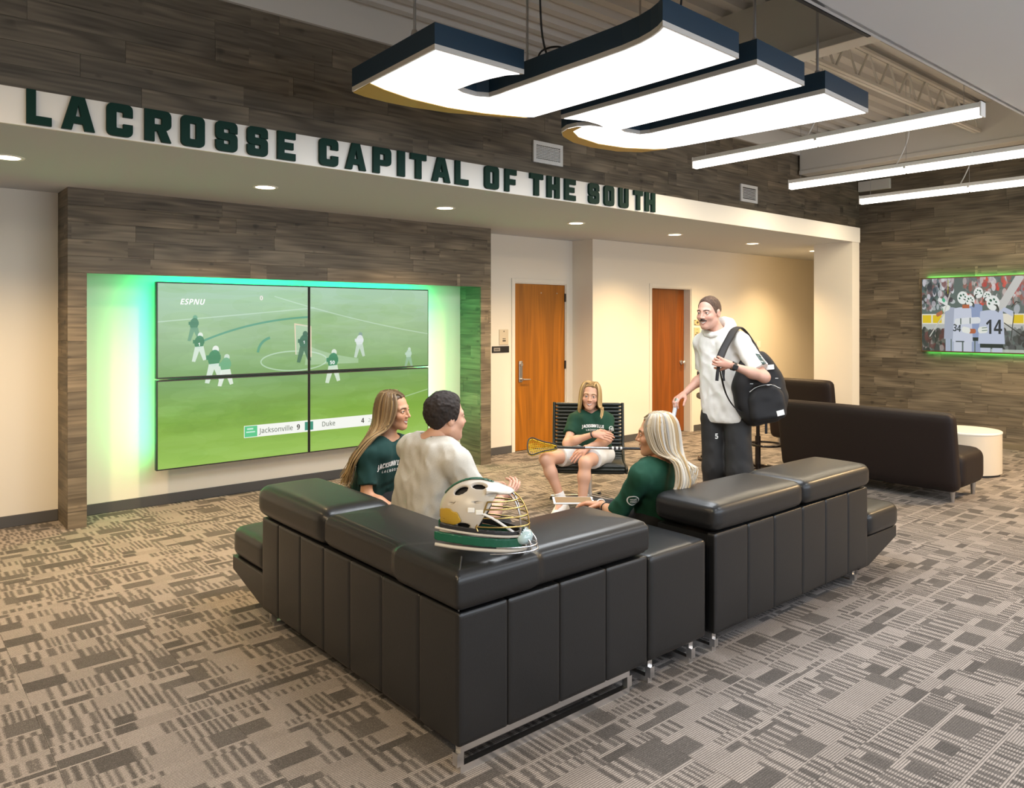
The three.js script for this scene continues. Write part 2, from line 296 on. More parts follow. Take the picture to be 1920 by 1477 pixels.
{
  const L = thing('emblem_pendant_light', 'large emblem-shaped pendant light of navy sided glowing white bars under the metal deck', 'ceiling light');
  const navy = std({ color: lin(0.006, 0.028, 0.055), roughness: 0.5 }), lip = std({ color: lin(0.55, 0.53, 0.50), roughness: 0.55 }), gold = std({ color: lin(0.46, 0.28, 0.03), roughness: 0.5 });
  const glow = EM(lin(1, 1, 1), 1.7);
  for (const [o, g] of [[emblemUpper, goldUpper], [emblemLower, goldLower]]) {
    mesh('side_band', slab(o, 2.976, 3.08), navy, L); mesh('edge_lip', slab(o, 2.951, 2.976), lip, L);
    mesh('light_face', slab(inset(o, 0.012), 2.9475, 2.951), glow, L); mesh('gold_crescent', slab(inset(g, 0.006), 2.9435, 2.9475), gold, L);
  }
  for (const [x, z] of [[2.12, -3.251], [2.93, -2.3], [3.528, -2.2], [4.272, -2.25], [3.1, -3.5], [4.4, -3.7]]) { mesh('hanger_rod', rod([x, 3.08, z], [x, YD, z], 0.008), M.steel, L); mesh('hanger_cap', cyl(0.022, 0.014, 0.03, x, 3.08, z, 14), M.steel, L); }
  const cable = (a) => mesh('power_cable', tube(a, 0.006, 6, false, 24), M.blackPlastic, L);
  cable([[2.809, 4.02, -3.06], [2.81, 3.6, -3.07], [2.82, 3.2, -3.06], [2.85, 3.08, -3.05]]); cable([[2.95, 3.09, -2.95], [2.93, 3.16, -3.05], [2.87, 3.14, -3.12], [2.85, 3.08, -3.14]]); cable([[3.1, 4.02, -2.3], [3.08, 3.5, -2.3], [3.05, 3.08, -2.32]]);
  const E = 9.5;
  areaLight(L, COOL, E, 0.42, 1.35, [3.05, 2.935, -2.95], [3.05, 0, -2.95]); areaLight(L, COOL, E, 0.42, 0.75, [2.36, 2.935, -3.4], [2.36, 0, -3.4]);
  areaLight(L, COOL, E, 0.42, 1.3, [3.71, 2.935, -2.85], [3.71, 0, -2.85]); areaLight(L, COOL, E, 0.42, 1.4, [4.44, 2.935, -2.95], [4.44, 0, -2.95]);
}
// ---------------------------------------------------------------- linear pendant lights
function linearLight(x, z0, z1, label, hue = SOFTWARM, power = 42) {
  const L = thing('linear_light', label, 'ceiling light', [0, 0, 0], 0, 'linear tube lights under the beams'); const zm = (z0 + z1) / 2, Y = 3.1;
  mesh('housing', cbox(x - 0.042, x + 0.042, Y + 0.045, Y + 0.085, z0, z1, 0.006), M.white, L);
  const glow = EM(lin(1, 0.93, 0.82), 3.2);
  for (const [a, b] of [[z0 + 0.01, zm - 0.012], [zm + 0.012, z1 - 0.01]]) mesh('tube', rod([x, Y + 0.02, a], [x, Y + 0.02, b], 0.040, 0.040, 18), glow, L);
  mesh('joint_clip', box(x - 0.043, x + 0.043, Y + 0.03, Y + 0.05, zm - 0.012, zm + 0.012), M.white, L);
  for (const z of [z0, z1]) mesh('end_cap', cbox(x - 0.044, x + 0.044, Y - 0.016, Y + 0.088, z - 0.006, z + 0.006, 0.003), M.white, L);
  for (const z of [z0 + 0.12, zm, z1 - 0.12]) mesh('hanger_cable', rod([x, Y + 0.085, z], [x, Math.abs(x - 9.45) < 0.12 ? 3.546 : YD, z], 0.0025, 0.0025, 6), M.steel, L);
  mesh('power_cord', tube([[x, Y + 0.07, zm - 0.1], [x + 0.04, Y + 0.2, zm - 0.05], [x + 0.05, Y + 0.35, zm], [x + 0.05, YD - 0.02, zm + 0.02]], 0.006, 6, false, 20), M.white, L);
  areaLight(L, hue, power, 0.08, z1 - z0 - 0.05, [x, Y - 0.026, zm], [x, 0, zm]);
  return L;
}
linearLight(6.03, -4.40, -1.95, 'long glowing tube light hung nearest the emblem pendant');
linearLight(7.80, -4.42, -1.97, 'long glowing tube light hung second from the emblem pendant');
linearLight(9.47, -4.42, -1.97, 'long glowing tube light hung farthest along, before the plank wall');
linearLight(-0.75, -4.42, -1.97, 'long warm tube light over the carpet beside the plain wall', new THREE.Color().setRGB(1, 0.72, 0.42), 75);      // outside the picture; warms the near carpet and the upper planks
// ---------------------------------------------------------------- downlights in the soffit
const dlSpots = [0.70, 2.405, 4.13, 5.86, 7.57, 9.28, 10.98], dlWords = ['over the far end of the lettering L', 'before the video wall, over its nearer half', 'before the video wall, over its farther half', 'in front of the nearer door', 'over the corner beside the nearer door', 'in front of the farther door', 'over the corridor beside the column'];
dlSpots.forEach((x, i) => {
  const z = -5.82, L = thing('recessed_downlight', 'round recessed downlight in the soffit ' + dlWords[i], 'downlight', [x, YS, z], 0, 'recessed downlights in the soffit');
  mesh('trim_ring', new THREE.LatheGeometry([[0.072, 0.004], [0.076, -0.005], [0.094, -0.007], [0.1, 0]].map((p) => new THREE.Vector2(...p)), 32), M.white, L);
  mesh('lens', cyl(0.074, 0.074, 0.004, 0, -0.004, 0, 28), EM(lin(1, 0.86, 0.58), 6), L);
  const s = new THREE.SpotLight(WARM, 14, 0, 1.12, 0.75, 2); s.position.set(0, -0.02, 0); s.target.position.set(0, -2, -0.12); L.add(s, s.target); s.castShadow = true; s.shadow.radius = 2.5;
});
// fixtures of the same room that lie outside the picture: flat ceiling panels over the near half of the room
function panelLight(x, z, c, e, label, w = 1.2, d = 0.6) {
  const L = thing('ceiling_panel_light', label, 'ceiling light', [x, 3.2, z], 0);
  mesh('frame', [box(-w / 2 - 0.03, w / 2 + 0.03, -0.012, 0, -d / 2 - 0.03, -d / 2), box(-w / 2 - 0.03, w / 2 + 0.03, -0.012, 0, d / 2, d / 2 + 0.03), box(-w / 2 - 0.03, -w / 2, -0.012, 0, -d / 2, d / 2), box(w / 2, w / 2 + 0.03, -0.012, 0, -d / 2, d / 2)], M.white, L);
  mesh('diffuser', box(-w / 2, w / 2, -0.008, 0, -d / 2, d / 2), EM(c, 1.2), L);
  areaLight(L, c, e, w, d, [0, -0.015, 0], [x, 0, z]);
}
panelLight(5.6, 0.6, COOL, 15, 'flat cool white ceiling panel light beyond the sofa end'); panelLight(2.6, 1.2, COOL, 13, 'flat cool white ceiling panel light behind the camera');
panelLight(9.5, -0.5, WARM, 75, 'flat warm white ceiling panel light near the plank wall'); panelLight(-1.2, -0.6, SOFTWARM, 40, 'flat amber ceiling panel light by the near wall');

// ---------------------------------------------------------------- raised letters on the bulkhead
function roundPath(P, pts) {
  const n = pts.length, at = (i) => pts[(i + n) % n];
  for (let i = 0; i < n; i++) {
    const [x, y, r = 0] = at(i); if (!r) { i ? P.lineTo(x, y) : P.moveTo(x, y); continue; }
    const [ax, ay] = at(i - 1), [bx, by] = at(i + 1), la = Math.hypot(ax - x, ay - y), lb = Math.hypot(bx - x, by - y);
    const p = [x + (ax - x) / la * r, y + (ay - y) / la * r], q = [x + (bx - x) / lb * r, y + (by - y) / lb * r]; i ? P.lineTo(...p) : P.moveTo(...p); P.quadraticCurveTo(x, y, ...q);
  }
  P.closePath(); return P;
}
function letterShape(ch, w, h) {
  const t = Math.min(0.052, w * 0.36), b = 0.043, r = 0.034, i = 0.008, S = (p, hole) => { const s = roundPath(new THREE.Shape(), p); if (hole) s.holes.push(roundPath(new THREE.Path(), hole)); return s; };
  const m = (h - b) / 2;
  switch (ch) {
    case 'L': return S([[0, 0], [w, 0], [w, b], [t, b], [t, h], [0, h]]);
    case 'I': return S([[0, 0], [w, 0], [w, h], [0, h]]);
    case 'T': return S([[w / 2 - t / 2, 0], [w / 2 + t / 2, 0], [w / 2 + t / 2, h - b], [w, h - b], [w, h], [0, h], [0, h - b], [w / 2 - t / 2, h - b]]);
    case 'E': return S([[0, 0], [w, 0], [w, b], [t, b], [t, m], [w * 0.88, m], [w * 0.88, m + b], [t, m + b], [t, h - b], [w, h - b], [w, h], [0, h]]);
    case 'F': return S([[0, 0], [t, 0], [t, m - 0.01], [w * 0.9, m - 0.01], [w * 0.9, m + b - 0.01], [t, m + b - 0.01], [t, h - b], [w, h - b], [w, h], [0, h]]);
    case 'H': return S([[0, 0], [t, 0], [t, m], [w - t, m], [w - t, 0], [w, 0], [w, h], [w - t, h], [w - t, m + b], [t, m + b], [t, h], [0, h]]);
    case 'U': return S([[0, h], [0, 0, r], [w, 0, r], [w, h], [w - t, h], [w - t, b, i], [t, b, i], [t, h]]);
    case 'O': return S([[0, 0, r], [w, 0, r], [w, h, r], [0, h, r]], [[t, b, i], [t, h - b, i], [w - t, h - b, i], [w - t, b, i]]);
    case 'C': return S([[w, h * 0.62], [w, h, r], [0, h, r], [0, 0, r], [w, 0, r], [w, h * 0.38], [w - t, h * 0.38], [w - t, b, i], [t, b, i], [t, h - b, i], [w - t, h - b, i], [w - t, h * 0.62]]);
    case 'S': { const mb = m, mt = m + b, e = 0.36 * h; return S([[w, h - e], [w, h, r], [0, h, r], [0, mb, r], [w - t, mb, i], [w - t, b, i], [t, b, i], [t, e], [0, e], [0, 0, r], [w, 0, r], [w, mt, r], [t, mt, i], [t, h - b, i], [w - t, h - b, i], [w - t, h - e]]); }
    case 'P': return S([[0, 0], [t, 0], [t, h * 0.32], [w, h * 0.32, r], [w, h, r], [0, h]], [[t, h * 0.32 + b * 0.85], [t, h - b], [w - t, h - b, i], [w - t, h * 0.32 + b * 0.85, i]]);
    case 'R': return S([[0, 0], [t, 0], [t, h * 0.34], [w * 0.48, h * 0.34], [w - t * 0.98, 0], [w, 0], [w * 0.8, h * 0.38], [w, h * 0.46, r * 0.6], [w, h, r], [0, h]], [[t, h * 0.34 + b * 0.85], [t, h - b], [w - t, h - b, i], [w - t, h * 0.34 + b * 0.85, i]]);
    case 'A': return S([[0, 0], [w * 0.30, 0], [w * 0.355, h * 0.2], [w * 0.645, h * 0.2], [w * 0.7, 0], [w, 0], [w * 0.69, h], [w * 0.31, h]], [[w * 0.415, h * 0.40], [w * 0.5, h * 0.76], [w * 0.585, h * 0.40]]);
  }
}
{
  const X = [0.665, 0.78, 0.828, 0.991, 1.053, 1.188, 1.254, 1.4, 1.458, 1.596, 1.664, 1.798, 1.862, 1.996, 2.064, 2.186, 2.359, 2.498, 2.556, 2.715, 2.775, 2.921, 2.98, 3.039, 3.09, 3.228, 3.281, 3.45, 3.501, 3.625, 3.791, 3.935, 4.003, 4.124, 4.278, 4.425, 4.475, 4.621, 4.686, 4.818, 4.988, 5.122, 5.193, 5.324, 5.398, 5.526, 5.61, 5.735, 5.776, 5.922];
  const words = ['LACROSSE', 'CAPITAL', 'OF', 'THE', 'SOUTH'], green = phys({ color: lin(0.002, 0.027, 0.019), roughness: 0.6, specularIntensity: 0.35 }); let k = 0;
  for (const wd of words) {
    const seen = {};
    [...wd].forEach((ch, j) => {
      const x0 = X[k * 2], x1 = X[k * 2 + 1]; k++; seen[ch] = (seen[ch] || 0) + 1; const many = wd.split(ch).length > 2;
      const g = new THREE.ExtrudeGeometry(letterShape(ch, x1 - x0, 0.183), { depth: 0.022, bevelEnabled: true, bevelSize: 0.0012, bevelThickness: 0.0012, bevelSegments: 1, curveSegments: 6 }).translate(x0, YS + 0.0125, ZB + 0.0012);
      tag(mesh('sign_letter', g, green), 'raised dark green letter ' + ch + (many ? ', ' + (seen[ch] === 1 ? 'first' : 'second') + ' ' + ch : '') + ' in the word ' + wd + ' on the bulkhead', 'letter', 'raised letters on the bulkhead');
    });
  }
}
// ---------------------------------------------------------------- wall grilles
function grille(x0, x1, y0, y1, nh, nv, label) {
  const G = thing('air_grille', label, 'vent', [(x0 + x1) / 2, (y0 + y1) / 2, ZU + 0.003], 0, 'air grilles on the upper plank wall'), w = x1 - x0, h = y1 - y0, b = 0.035;
  mesh('backing', box(-w / 2 + b, w / 2 - b, -h / 2 + b, h / 2 - b, 0, 0.004), M.core, G);
  mesh('frame', [box(-w / 2, w / 2, h / 2 - b, h / 2, 0, 0.016), box(-w / 2, w / 2, -h / 2, -h / 2 + b, 0, 0.016), box(-w / 2, -w / 2 + b, -h / 2 + b, h / 2 - b, 0, 0.016), box(w / 2 - b, w / 2, -h / 2 + b, h / 2 - b, 0, 0.016)], M.white, G);
  const slatG = box(-w / 2 + b, w / 2 - b, -0.0035, 0.0035, 0.004, 0.014), barG = box(-0.003, 0.003, -h / 2 + b, h / 2 - b, 0.004, 0.01);
  for (let i = 1; i < nh; i++) mesh('slat', slatG, M.white, G).position.y = -h / 2 + b + (h - 2 * b) * i / nh;
  for (let i = 1; i < nv; i++) mesh('bar', barG, M.white, G).position.x = -w / 2 + b + (w - 2 * b) * i / nv;
}
grille(4.668, 5.041, 3.094, 3.292, 9, 12, 'white square-celled air grille above the word OF'); grille(8.016, 8.374, 3.072, 3.28, 8, 0, 'white louvred air grille above the plain end of the bulkhead');
tag(mesh('junction_box', cbox(XF - 0.06, XF - 0.002, 3.505, 3.65, -5.19, -4.743, 0.006), M.beam), 'pale metal box high on the plank wall corner', 'wall box');

// ---------------------------------------------------------------- video wall
const fieldTex = canvas(1920, 1080, (c, W, H) => {
  const g = c.createLinearGradient(0, 0, 0, H); g.addColorStop(0, '#a6cdb4'); g.addColorStop(0.28, '#93b88c'); g.addColorStop(0.55, '#6f9f58'); g.addColorStop(0.75, '#79aa34'); g.addColorStop(1, '#98c455'); c.fillStyle = g; c.fillRect(0, 0, W, H);
  for (let i = 0; i < 260; i++) { c.globalAlpha = 0.05; c.fillStyle = rnd() < 0.5 ? '#5c8f1c' : '#c4e2a6'; c.beginPath(); c.ellipse(rr(0, W), rr(0, H), rr(60, 260), rr(14, 60), 0, 0, 7); c.fill(); }
  for (let i = 0; i < 30; i++) { c.globalAlpha = 0.07; c.fillStyle = '#568a18'; c.beginPath(); c.ellipse(rr(100, 900), rr(720, 860), rr(60, 200), rr(20, 60), 0, 0, 7); c.fill(); }
  c.globalAlpha = 0.5; c.strokeStyle = '#cfe9da'; c.lineWidth = 7; const ln = (...p) => { c.beginPath(); c.moveTo(p[0], p[1]); c.quadraticCurveTo(p[2], p[3], p[4], p[5]); c.stroke(); };
  ln(720, 70, 1300, 230, 1920, 320); ln(0, 230, 480, 190, 1000, 140); ln(1540, 800, 1720, 760, 1920, 720);
  c.strokeStyle = '#2c8f77'; c.globalAlpha = 0.7; c.lineWidth = 12; ln(250, 350, 560, 220, 960, 200); c.lineWidth = 16; ln(610, 420, 620, 350, 690, 330);
  c.strokeStyle = '#cfe9da'; c.globalAlpha = 0.6; c.lineWidth = 8; c.beginPath(); c.ellipse(860, 480, 230, 62, 0, 0, 7); c.stroke(); c.globalAlpha = 0.35; c.fillStyle = '#d8efe2'; c.beginPath(); c.moveTo(950, 380); c.quadraticCurveTo(1060, 440, 1330, 480); c.lineTo(1330, 510); c.lineTo(930, 510); c.fill();
  c.globalAlpha = 0.85; c.strokeStyle = '#f2d8bd'; c.lineWidth = 9; c.beginPath(); c.moveTo(868, 440); c.lineTo(860, 245); c.lineTo(972, 262); c.lineTo(975, 460); c.stroke(); c.fillStyle = '#bcd9c4'; c.globalAlpha = 0.5; c.fillRect(866, 252, 102, 190);
  const player = (x, y, s, top, low, helm) => { c.globalAlpha = 0.92; c.fillStyle = helm; c.beginPath(); c.ellipse(x + 4 * s, y - 30 * s, 9 * s, 10 * s, 0, 0, 7); c.fill(); c.fillStyle = top; c.beginPath(); c.ellipse(x, y - 6 * s, 17 * s, 23 * s, 0.2, 0, 7); c.fill(); c.fillRect(x - 22 * s, y - 14 * s, 40 * s, 12 * s); c.fillStyle = low; c.beginPath(); c.moveTo(x - 15 * s, y + 10 * s); c.lineTo(x - 26 * s, y + 60 * s); c.lineTo(x - 14 * s, y + 62 * s); c.lineTo(x, y + 24 * s); c.lineTo(x + 14 * s, y + 58 * s); c.lineTo(x + 25 * s, y + 55 * s); c.lineTo(x + 15 * s, y + 8 * s); c.fill(); };
  player(215, 250, 1.5, '#247a57', '#5e9a78', '#5aa583'); player(245, 360, 1.7, '#157a4c', '#d9e9dc', '#e8f2ea'); player(335, 460, 2.2, '#15804f', '#dcebe0', '#f0f5f0'); player(405, 500, 1.9, '#5fa878', '#e6f0e6', '#cfe4d4'); player(925, 370, 2.0, '#15654a', '#2f6a4c', '#1d6048'); player(1135, 500, 2.2, '#128055', '#d8e8d8', '#e0ede2'); player(1340, 370, 1.7, '#dfe9ea', '#c4d9cc', '#7c9c96'); player(1745, 470, 1.4, '#b9d8c4', '#8fb797', '#c9e0d0');
  c.globalAlpha = 1; c.fillStyle = '#ffffff'; c.font = 'bold 34px sans-serif'; c.fillText('50', 1112, 512); c.font = 'bold 26px sans-serif'; c.fillText('1', 238, 372); c.fillText('1', 918, 372);
  c.save(); c.translate(130, 128); c.transform(1, 0, -0.25, 1, 0, 0); c.font = 'bold 46px sans-serif'; c.fillText('ESPNU', 0, 0); c.restore();
  c.fillStyle = '#f3e7e6'; c.font = 'bold 40px sans-serif'; c.fillText('0', 622, 96);
  c.fillStyle = '#f7faf3'; c.fillRect(520, 868, 1160, 74); c.fillStyle = '#4fc887'; c.fillRect(524, 872, 82, 66); c.fillStyle = '#c9f0da'; c.fillRect(540, 884, 40, 10); c.fillRect(534, 904, 58, 8);
  c.fillStyle = '#4a5b4c'; c.font = '44px sans-serif'; c.fillText('Jacksonville', 620, 922); c.fillText('Duke', 1052, 918); c.fillStyle = '#232b25'; c.font = 'bold 46px sans-serif'; c.fillText('9', 872, 922); c.fillText('4', 1352, 920);
  c.fillStyle = '#1e8f76'; c.fillRect(930, 878, 22, 54); c.fillRect(968, 878, 22, 54); c.fillStyle = '#9fb0a2'; c.font = '34px sans-serif'; c.fillText('2nd', 1408, 918);
});
{
  const X0 = 1.922, X1 = 4.738, Y0 = 0.341, Y1 = 1.976, zf = -6.99;
  const I_LED = 36, ledGlow = EM(LED_GREEN, 2.5), mid = (X0 + X1) / 2, my = (Y0 + Y1) / 2 - 0.03, bez = M.blackPlastic, where = [['upper', 'nearer'], ['upper', 'farther'], ['lower', 'nearer'], ['lower', 'farther']];
  const ys = [[my + 0.007, Y1], [Y0, my - 0.007]], xs = [[X0, mid - 0.003], [mid + 0.003, X1]];
  for (let r = 0; r < 2; r++) for (let q = 0; q < 2; q++) {
    const [a, b] = xs[q], [c, d] = ys[r], wd = where[r * 2 + q];
    const S = thing('video_screen', wd[0] + ' ' + wd[1] + ' panel of the four-panel video wall' + (r ? (q ? ' with the score Duke 4' : ' with the score Jacksonville 9') : ' showing lacrosse players'), 'screen', [0, 0, 0], 0, 'video wall panels');
    mesh('housing', cbox(a, b, c, d, zf - 0.055, zf, 0.003), bez, S);
    const g = box(a + 0.011, b - 0.011, c + 0.011, d - 0.011, zf, zf + 0.001), uv = g.attributes.uv, p = g.attributes.position;
    for (let k = 0; k < uv.count; k++) uv.setXY(k, (p.getX(k) - X0) / (X1 - X0), (p.getY(k) - Y0) / (Y1 - Y0));
    mesh('picture', g, std({ color: lin(0.02, 0.02, 0.02), emissive: lin(1, 1, 1), emissiveMap: fieldTex, emissiveIntensity: 0.62, roughness: 0.35 }), S);
    mesh('mount', box((a + b) / 2 - 0.12, (a + b) / 2 + 0.12, (c + d) / 2 - 0.12, (c + d) / 2 + 0.12, ZW, zf - 0.055), M.blackMetal, S);
    const zl = zf - 0.075, ex = q ? b : a, sg = q ? 1 : -1, yb = r ? c + 0.1 : c;;      // green light strips on the outer back edges
    mesh('led_strip', box(ex - 0.008 - sg * 0.028, ex + 0.008 - sg * 0.028, yb, r ? d : d - 0.04, zl, zl + 0.02), ledGlow, S); areaLight(S, LED_GREEN, I_LED, 0.03, d - yb - 0.02, [ex - sg * 0.01, (yb + d) / 2, zl], [ex + sg * 0.3, (yb + d) / 2, ZW]);
    if (!r) { mesh('led_strip', box(a + 0.03, b - 0.03, d - 0.035, d - 0.02, zl, zl + 0.02), ledGlow, S); areaLight(S, LED_GREEN, I_LED, b - a - 0.04, 0.03, [(a + b) / 2, d - 0.01, zl], [(a + b) / 2, d + 0.3, ZW]); }
  }
}
// ---------------------------------------------------------------- television on the plank wall
const huddleTex = canvas(1280, 720, (c, W, H) => {
  c.fillStyle = '#5c6b68'; c.fillRect(0, 0, W, H); c.scale(0.68, 1); W = 1900;
  const blob = (n, x0, x1, y0, y1, r0, r1, cols) => { for (let i = 0; i < n; i++) { c.globalAlpha = rr(0.5, 0.95); c.fillStyle = cols[Math.floor(rnd() * cols.length)]; c.beginPath(); c.ellipse(rr(x0, x1), rr(y0, y1), rr(r0, r1), rr(r0, r1) * 1.2, 0, 0, 7); c.fill(); } };
  blob(150, 0, 420, 0, 300, 12, 34, ['#2d3436', '#d9dbdf', '#4b5f5f', '#a2888c', '#3a4a57', '#c8c4cc', '#2b2330', '#7a4d50']); blob(330, 560, 1900, 0, 260, 14, 36, ['#b93b3c', '#d8d3d6', '#55645f', '#8c7f85', '#e04438', '#c7b9b4', '#6b7470', '#a45a52']);
  c.globalAlpha = 1; c.fillStyle = '#c9c9c6'; c.save(); c.translate(1010, 330); c.rotate(-0.9); c.fillRect(0, -60, 420, 90); c.restore();
  c.fillStyle = '#e6e1cf'; c.fillRect(0, 352, W, 100); c.fillStyle = '#e2c319'; for (const x of [10, 150, 1170, 1400, 1640]) c.fillRect(x, 364, 118, 78); c.fillStyle = '#b9bbb8'; c.fillRect(0, 452, W, 60);
  blob(120, 0, 330, 520, 720, 16, 40, ['#3d2b33', '#1f2326', '#6d6660', '#9a8d8c', '#5d2f33', '#2c3136']); blob(150, 1020, 1900, 500, 720, 14, 36, ['#4a4e50', '#2b2f31', '#7b7f80', '#5f6664']);
  c.fillStyle = '#c6d2c4'; c.fillRect(900, 690, 1000, 30);
  c.globalAlpha = 1; const body = (x, w, y0, y1, col) => { c.fillStyle = col; c.beginPath(); c.moveTo(x - w * 0.42, y0); c.quadraticCurveTo(x, y0 - 26, x + w * 0.42, y0); c.lineTo(x + w * 0.5, y1); c.lineTo(x - w * 0.5, y1); c.fill(); };
  const legs = (x, w, y, col) => { c.fillStyle = col; c.fillRect(x - w / 2, y, w * 0.46, 720 - y); c.fillRect(x + w * 0.04, y, w * 0.46, 720 - y); };
  const helmet = (x, y, s, dir) => { c.fillStyle = '#e9ede9'; c.beginPath(); c.ellipse(x, y, 52 * s, 46 * s, 0.15 * dir, 0, 7); c.fill(); c.fillStyle = '#1f5a48'; for (const [a, b, q] of [[-18, -16, 11], [8, -22, 9], [24, -6, 8], [-30, 4, 9]]) { c.beginPath(); c.ellipse(x + a * s * dir, y + b * s, q * s, q * 0.7 * s, 0.4, 0, 7); c.fill(); } c.strokeStyle = '#2a3532'; c.lineWidth = 5 * s; for (let k = 0; k < 4; k++) { c.beginPath(); c.moveTo(x + (6 + k * 8) * s * dir, y + 10 * s); c.quadraticCurveTo(x + (46 + k * 4) * s * dir, y + (20 + k * 9) * s, x + (20 + k * 6) * s * dir, y + (48 + k * 3) * s); c.stroke(); } };
  legs(395, 150, 590, '#aab4c8'); legs(700, 180, 600, '#97a5c2'); legs(545, 230, 620, '#ccd2e0'); legs(905, 270, 650, '#c3cbdc');
  body(395, 190, 300, 600, '#a9b0c3'); body(700, 220, 270, 610, '#8fa0c4'); c.fillStyle = '#13292a'; c.fillRect(610, 580, 190, 34);
  helmet(745, 150, 1.15, -1); helmet(855, 185, 1.0, -1); helmet(545, 195, 1.35, 1); helmet(640, 225, 1.15, 1);
  body(545, 260, 300, 625, '#cbd1e2'); c.fillStyle = '#b5623f'; c.fillRect(540, 262, 90, 36); c.fillStyle = '#13292a'; c.fillRect(455, 618, 110, 10);
  body(905, 330, 330, 640, '#bfc8dd'); c.fillStyle = '#bfc8dd'; c.beginPath(); c.moveTo(1020, 320); c.lineTo(1160, 380); c.lineTo(1170, 330); c.lineTo(1060, 290); c.fill(); helmet(925, 250, 1.55, 1); c.fillStyle = '#13292a'; c.fillRect(765, 640, 285, 38);
  c.fillStyle = '#1b2733'; c.font = 'bold 190px sans-serif'; c.fillText('14', 830, 545); c.save(); c.translate(425, 430); c.font = 'bold 96px sans-serif'; c.rotate(0.1); c.fillText('34', 0, 90); c.restore();
  c.lineCap = 'round'; const limb = (col, w, ...p) => { c.strokeStyle = col; c.lineWidth = w; c.beginPath(); c.moveTo(p[0], p[1]); for (let k = 2; k < p.length; k += 2) c.lineTo(p[k], p[k + 1]); c.stroke(); };
  limb('#dfe3e6', 62, 470, 430, 600, 420, 740, 415); limb('#1d3d36', 12, 520, 400, 520, 450); limb('#1d3d36', 10, 640, 395, 640, 445); limb('#b5623f', 46, 640, 520, 690, 520); limb('#e8ebe4', 58, 560, 505, 615, 515); limb('#e8ebe4', 62, 770, 510, 830, 505); limb('#2d5b49', 6, 790, 490, 850, 485); limb('#2d5b49', 6, 790, 515, 855, 510);
  limb('#b06a4a', 40, 215, 360, 290, 330); limb('#e6e9e2', 56, 300, 305, 350, 290); limb('#2e7d5b', 10, 280, 300, 290, 350); limb('#c9c7c0', 13, 110, 575, 300, 350, 380, 150); limb('#b8b42c', 8, 352, 150, 356, 20); limb('#e4e6e4', 40, 240, 210, 330, 250); limb('#48b184', 34, 290, 210, 300, 220);
  limb('#222629', 9, 1180, 330, 1140, 600); limb('#222629', 9, 1060, 440, 1280, 560); limb('#2a2f33', 10, 1150, 290, 1200, 240, 1240, 250); c.fillStyle = '#a9afb5'; c.beginPath(); c.ellipse(1210, 310, 36, 46, 0.3, 0, 7); c.fill();
});
{
  const T = thing('wall_television', 'wall television showing lacrosse players in white jerseys huddled together', 'television', [XF, 1.712, -3.43]);
  const W = 1.78, H = 1.0; const rot = (g) => g.rotateY(-Math.PI / 2);    // faces -x
  mesh('housing', rot(cbox(-W / 2, W / 2, -H / 2, H / 2, 0.03, 0.065, 0.004)), std({ color: lin(0.16, 0.10, 0.06), roughness: 0.35, metalness: 0.6 }), T);
  const g = box(-W / 2 + 0.014, W / 2 - 0.014, -H / 2 + 0.016, H / 2 - 0.014, 0.065, 0.066); mesh('picture', rot(g), std({ color: lin(0.02, 0.02, 0.02), emissive: lin(1, 1, 1), emissiveMap: huddleTex, emissiveIntensity: 0.55, roughness: 0.3 }), T);
  mesh('mount', rot(box(-0.2, 0.2, -0.2, 0.2, 0, 0.03)), M.blackMetal, T);
  const ge = EM(lin(0.1, 1, 0.15), 1.5); mesh('led_strip', rot(box(-W / 2 + 0.05, W / 2 - 0.05, H / 2 - 0.03, H / 2 - 0.02, 0.008, 0.03)), ge, T); mesh('led_strip', rot(box(-W / 2 + 0.05, W / 2 - 0.05, -H / 2 + 0.02, -H / 2 + 0.03, 0.008, 0.03)), ge, T);
  const lc = lin(0.12, 1, 0.16); areaLight(T, lc, 9, 1.65, 0.02, [-0.02, H / 2 + 0.001, 0], [XF + 0.05, 1.712 + H / 2 + 0.07, -3.43]); areaLight(T, lc, 9, 1.65, 0.02, [-0.02, -H / 2 - 0.001, 0], [XF + 0.05, 1.712 - H / 2 - 0.07, -3.43]);
}
// ---------------------------------------------------------------- doors
const doorTex = dataTex(512, 1024, (x, y) => { const u = x / 512, v = y / 1024, w = (N64(u * 4, v * 2) - 0.5) * 5; const t = 0.86 + 0.16 * (N128(u * 32 + w, v * 4) - 0.5) + 0.12 * (N128(u * 96 + w * 3, v * 8) - 0.5) + 0.12 * (N64(u * 6 + w, v * 2) - 0.5); return [214 * t, 137 * t, 32 * t]; });
M.doorA = std({ map: doorTex, color: lin(0.68, 0.62, 0.30), roughness: 0.42 }); M.doorB = std({ map: doorTex, color: lin(0.46, 0.32, 0.20), roughness: 0.42 });
M.casing = std({ color: lin(0.72, 0.69, 0.62), roughness: 0.6 });
function leafUV(g, x0, w, h) { const uv = g.attributes.uv, p = g.attributes.position; for (let k = 0; k < uv.count; k++) uv.setXY(k, (p.getX(k) - x0) / w, p.getY(k) / h); return g; }
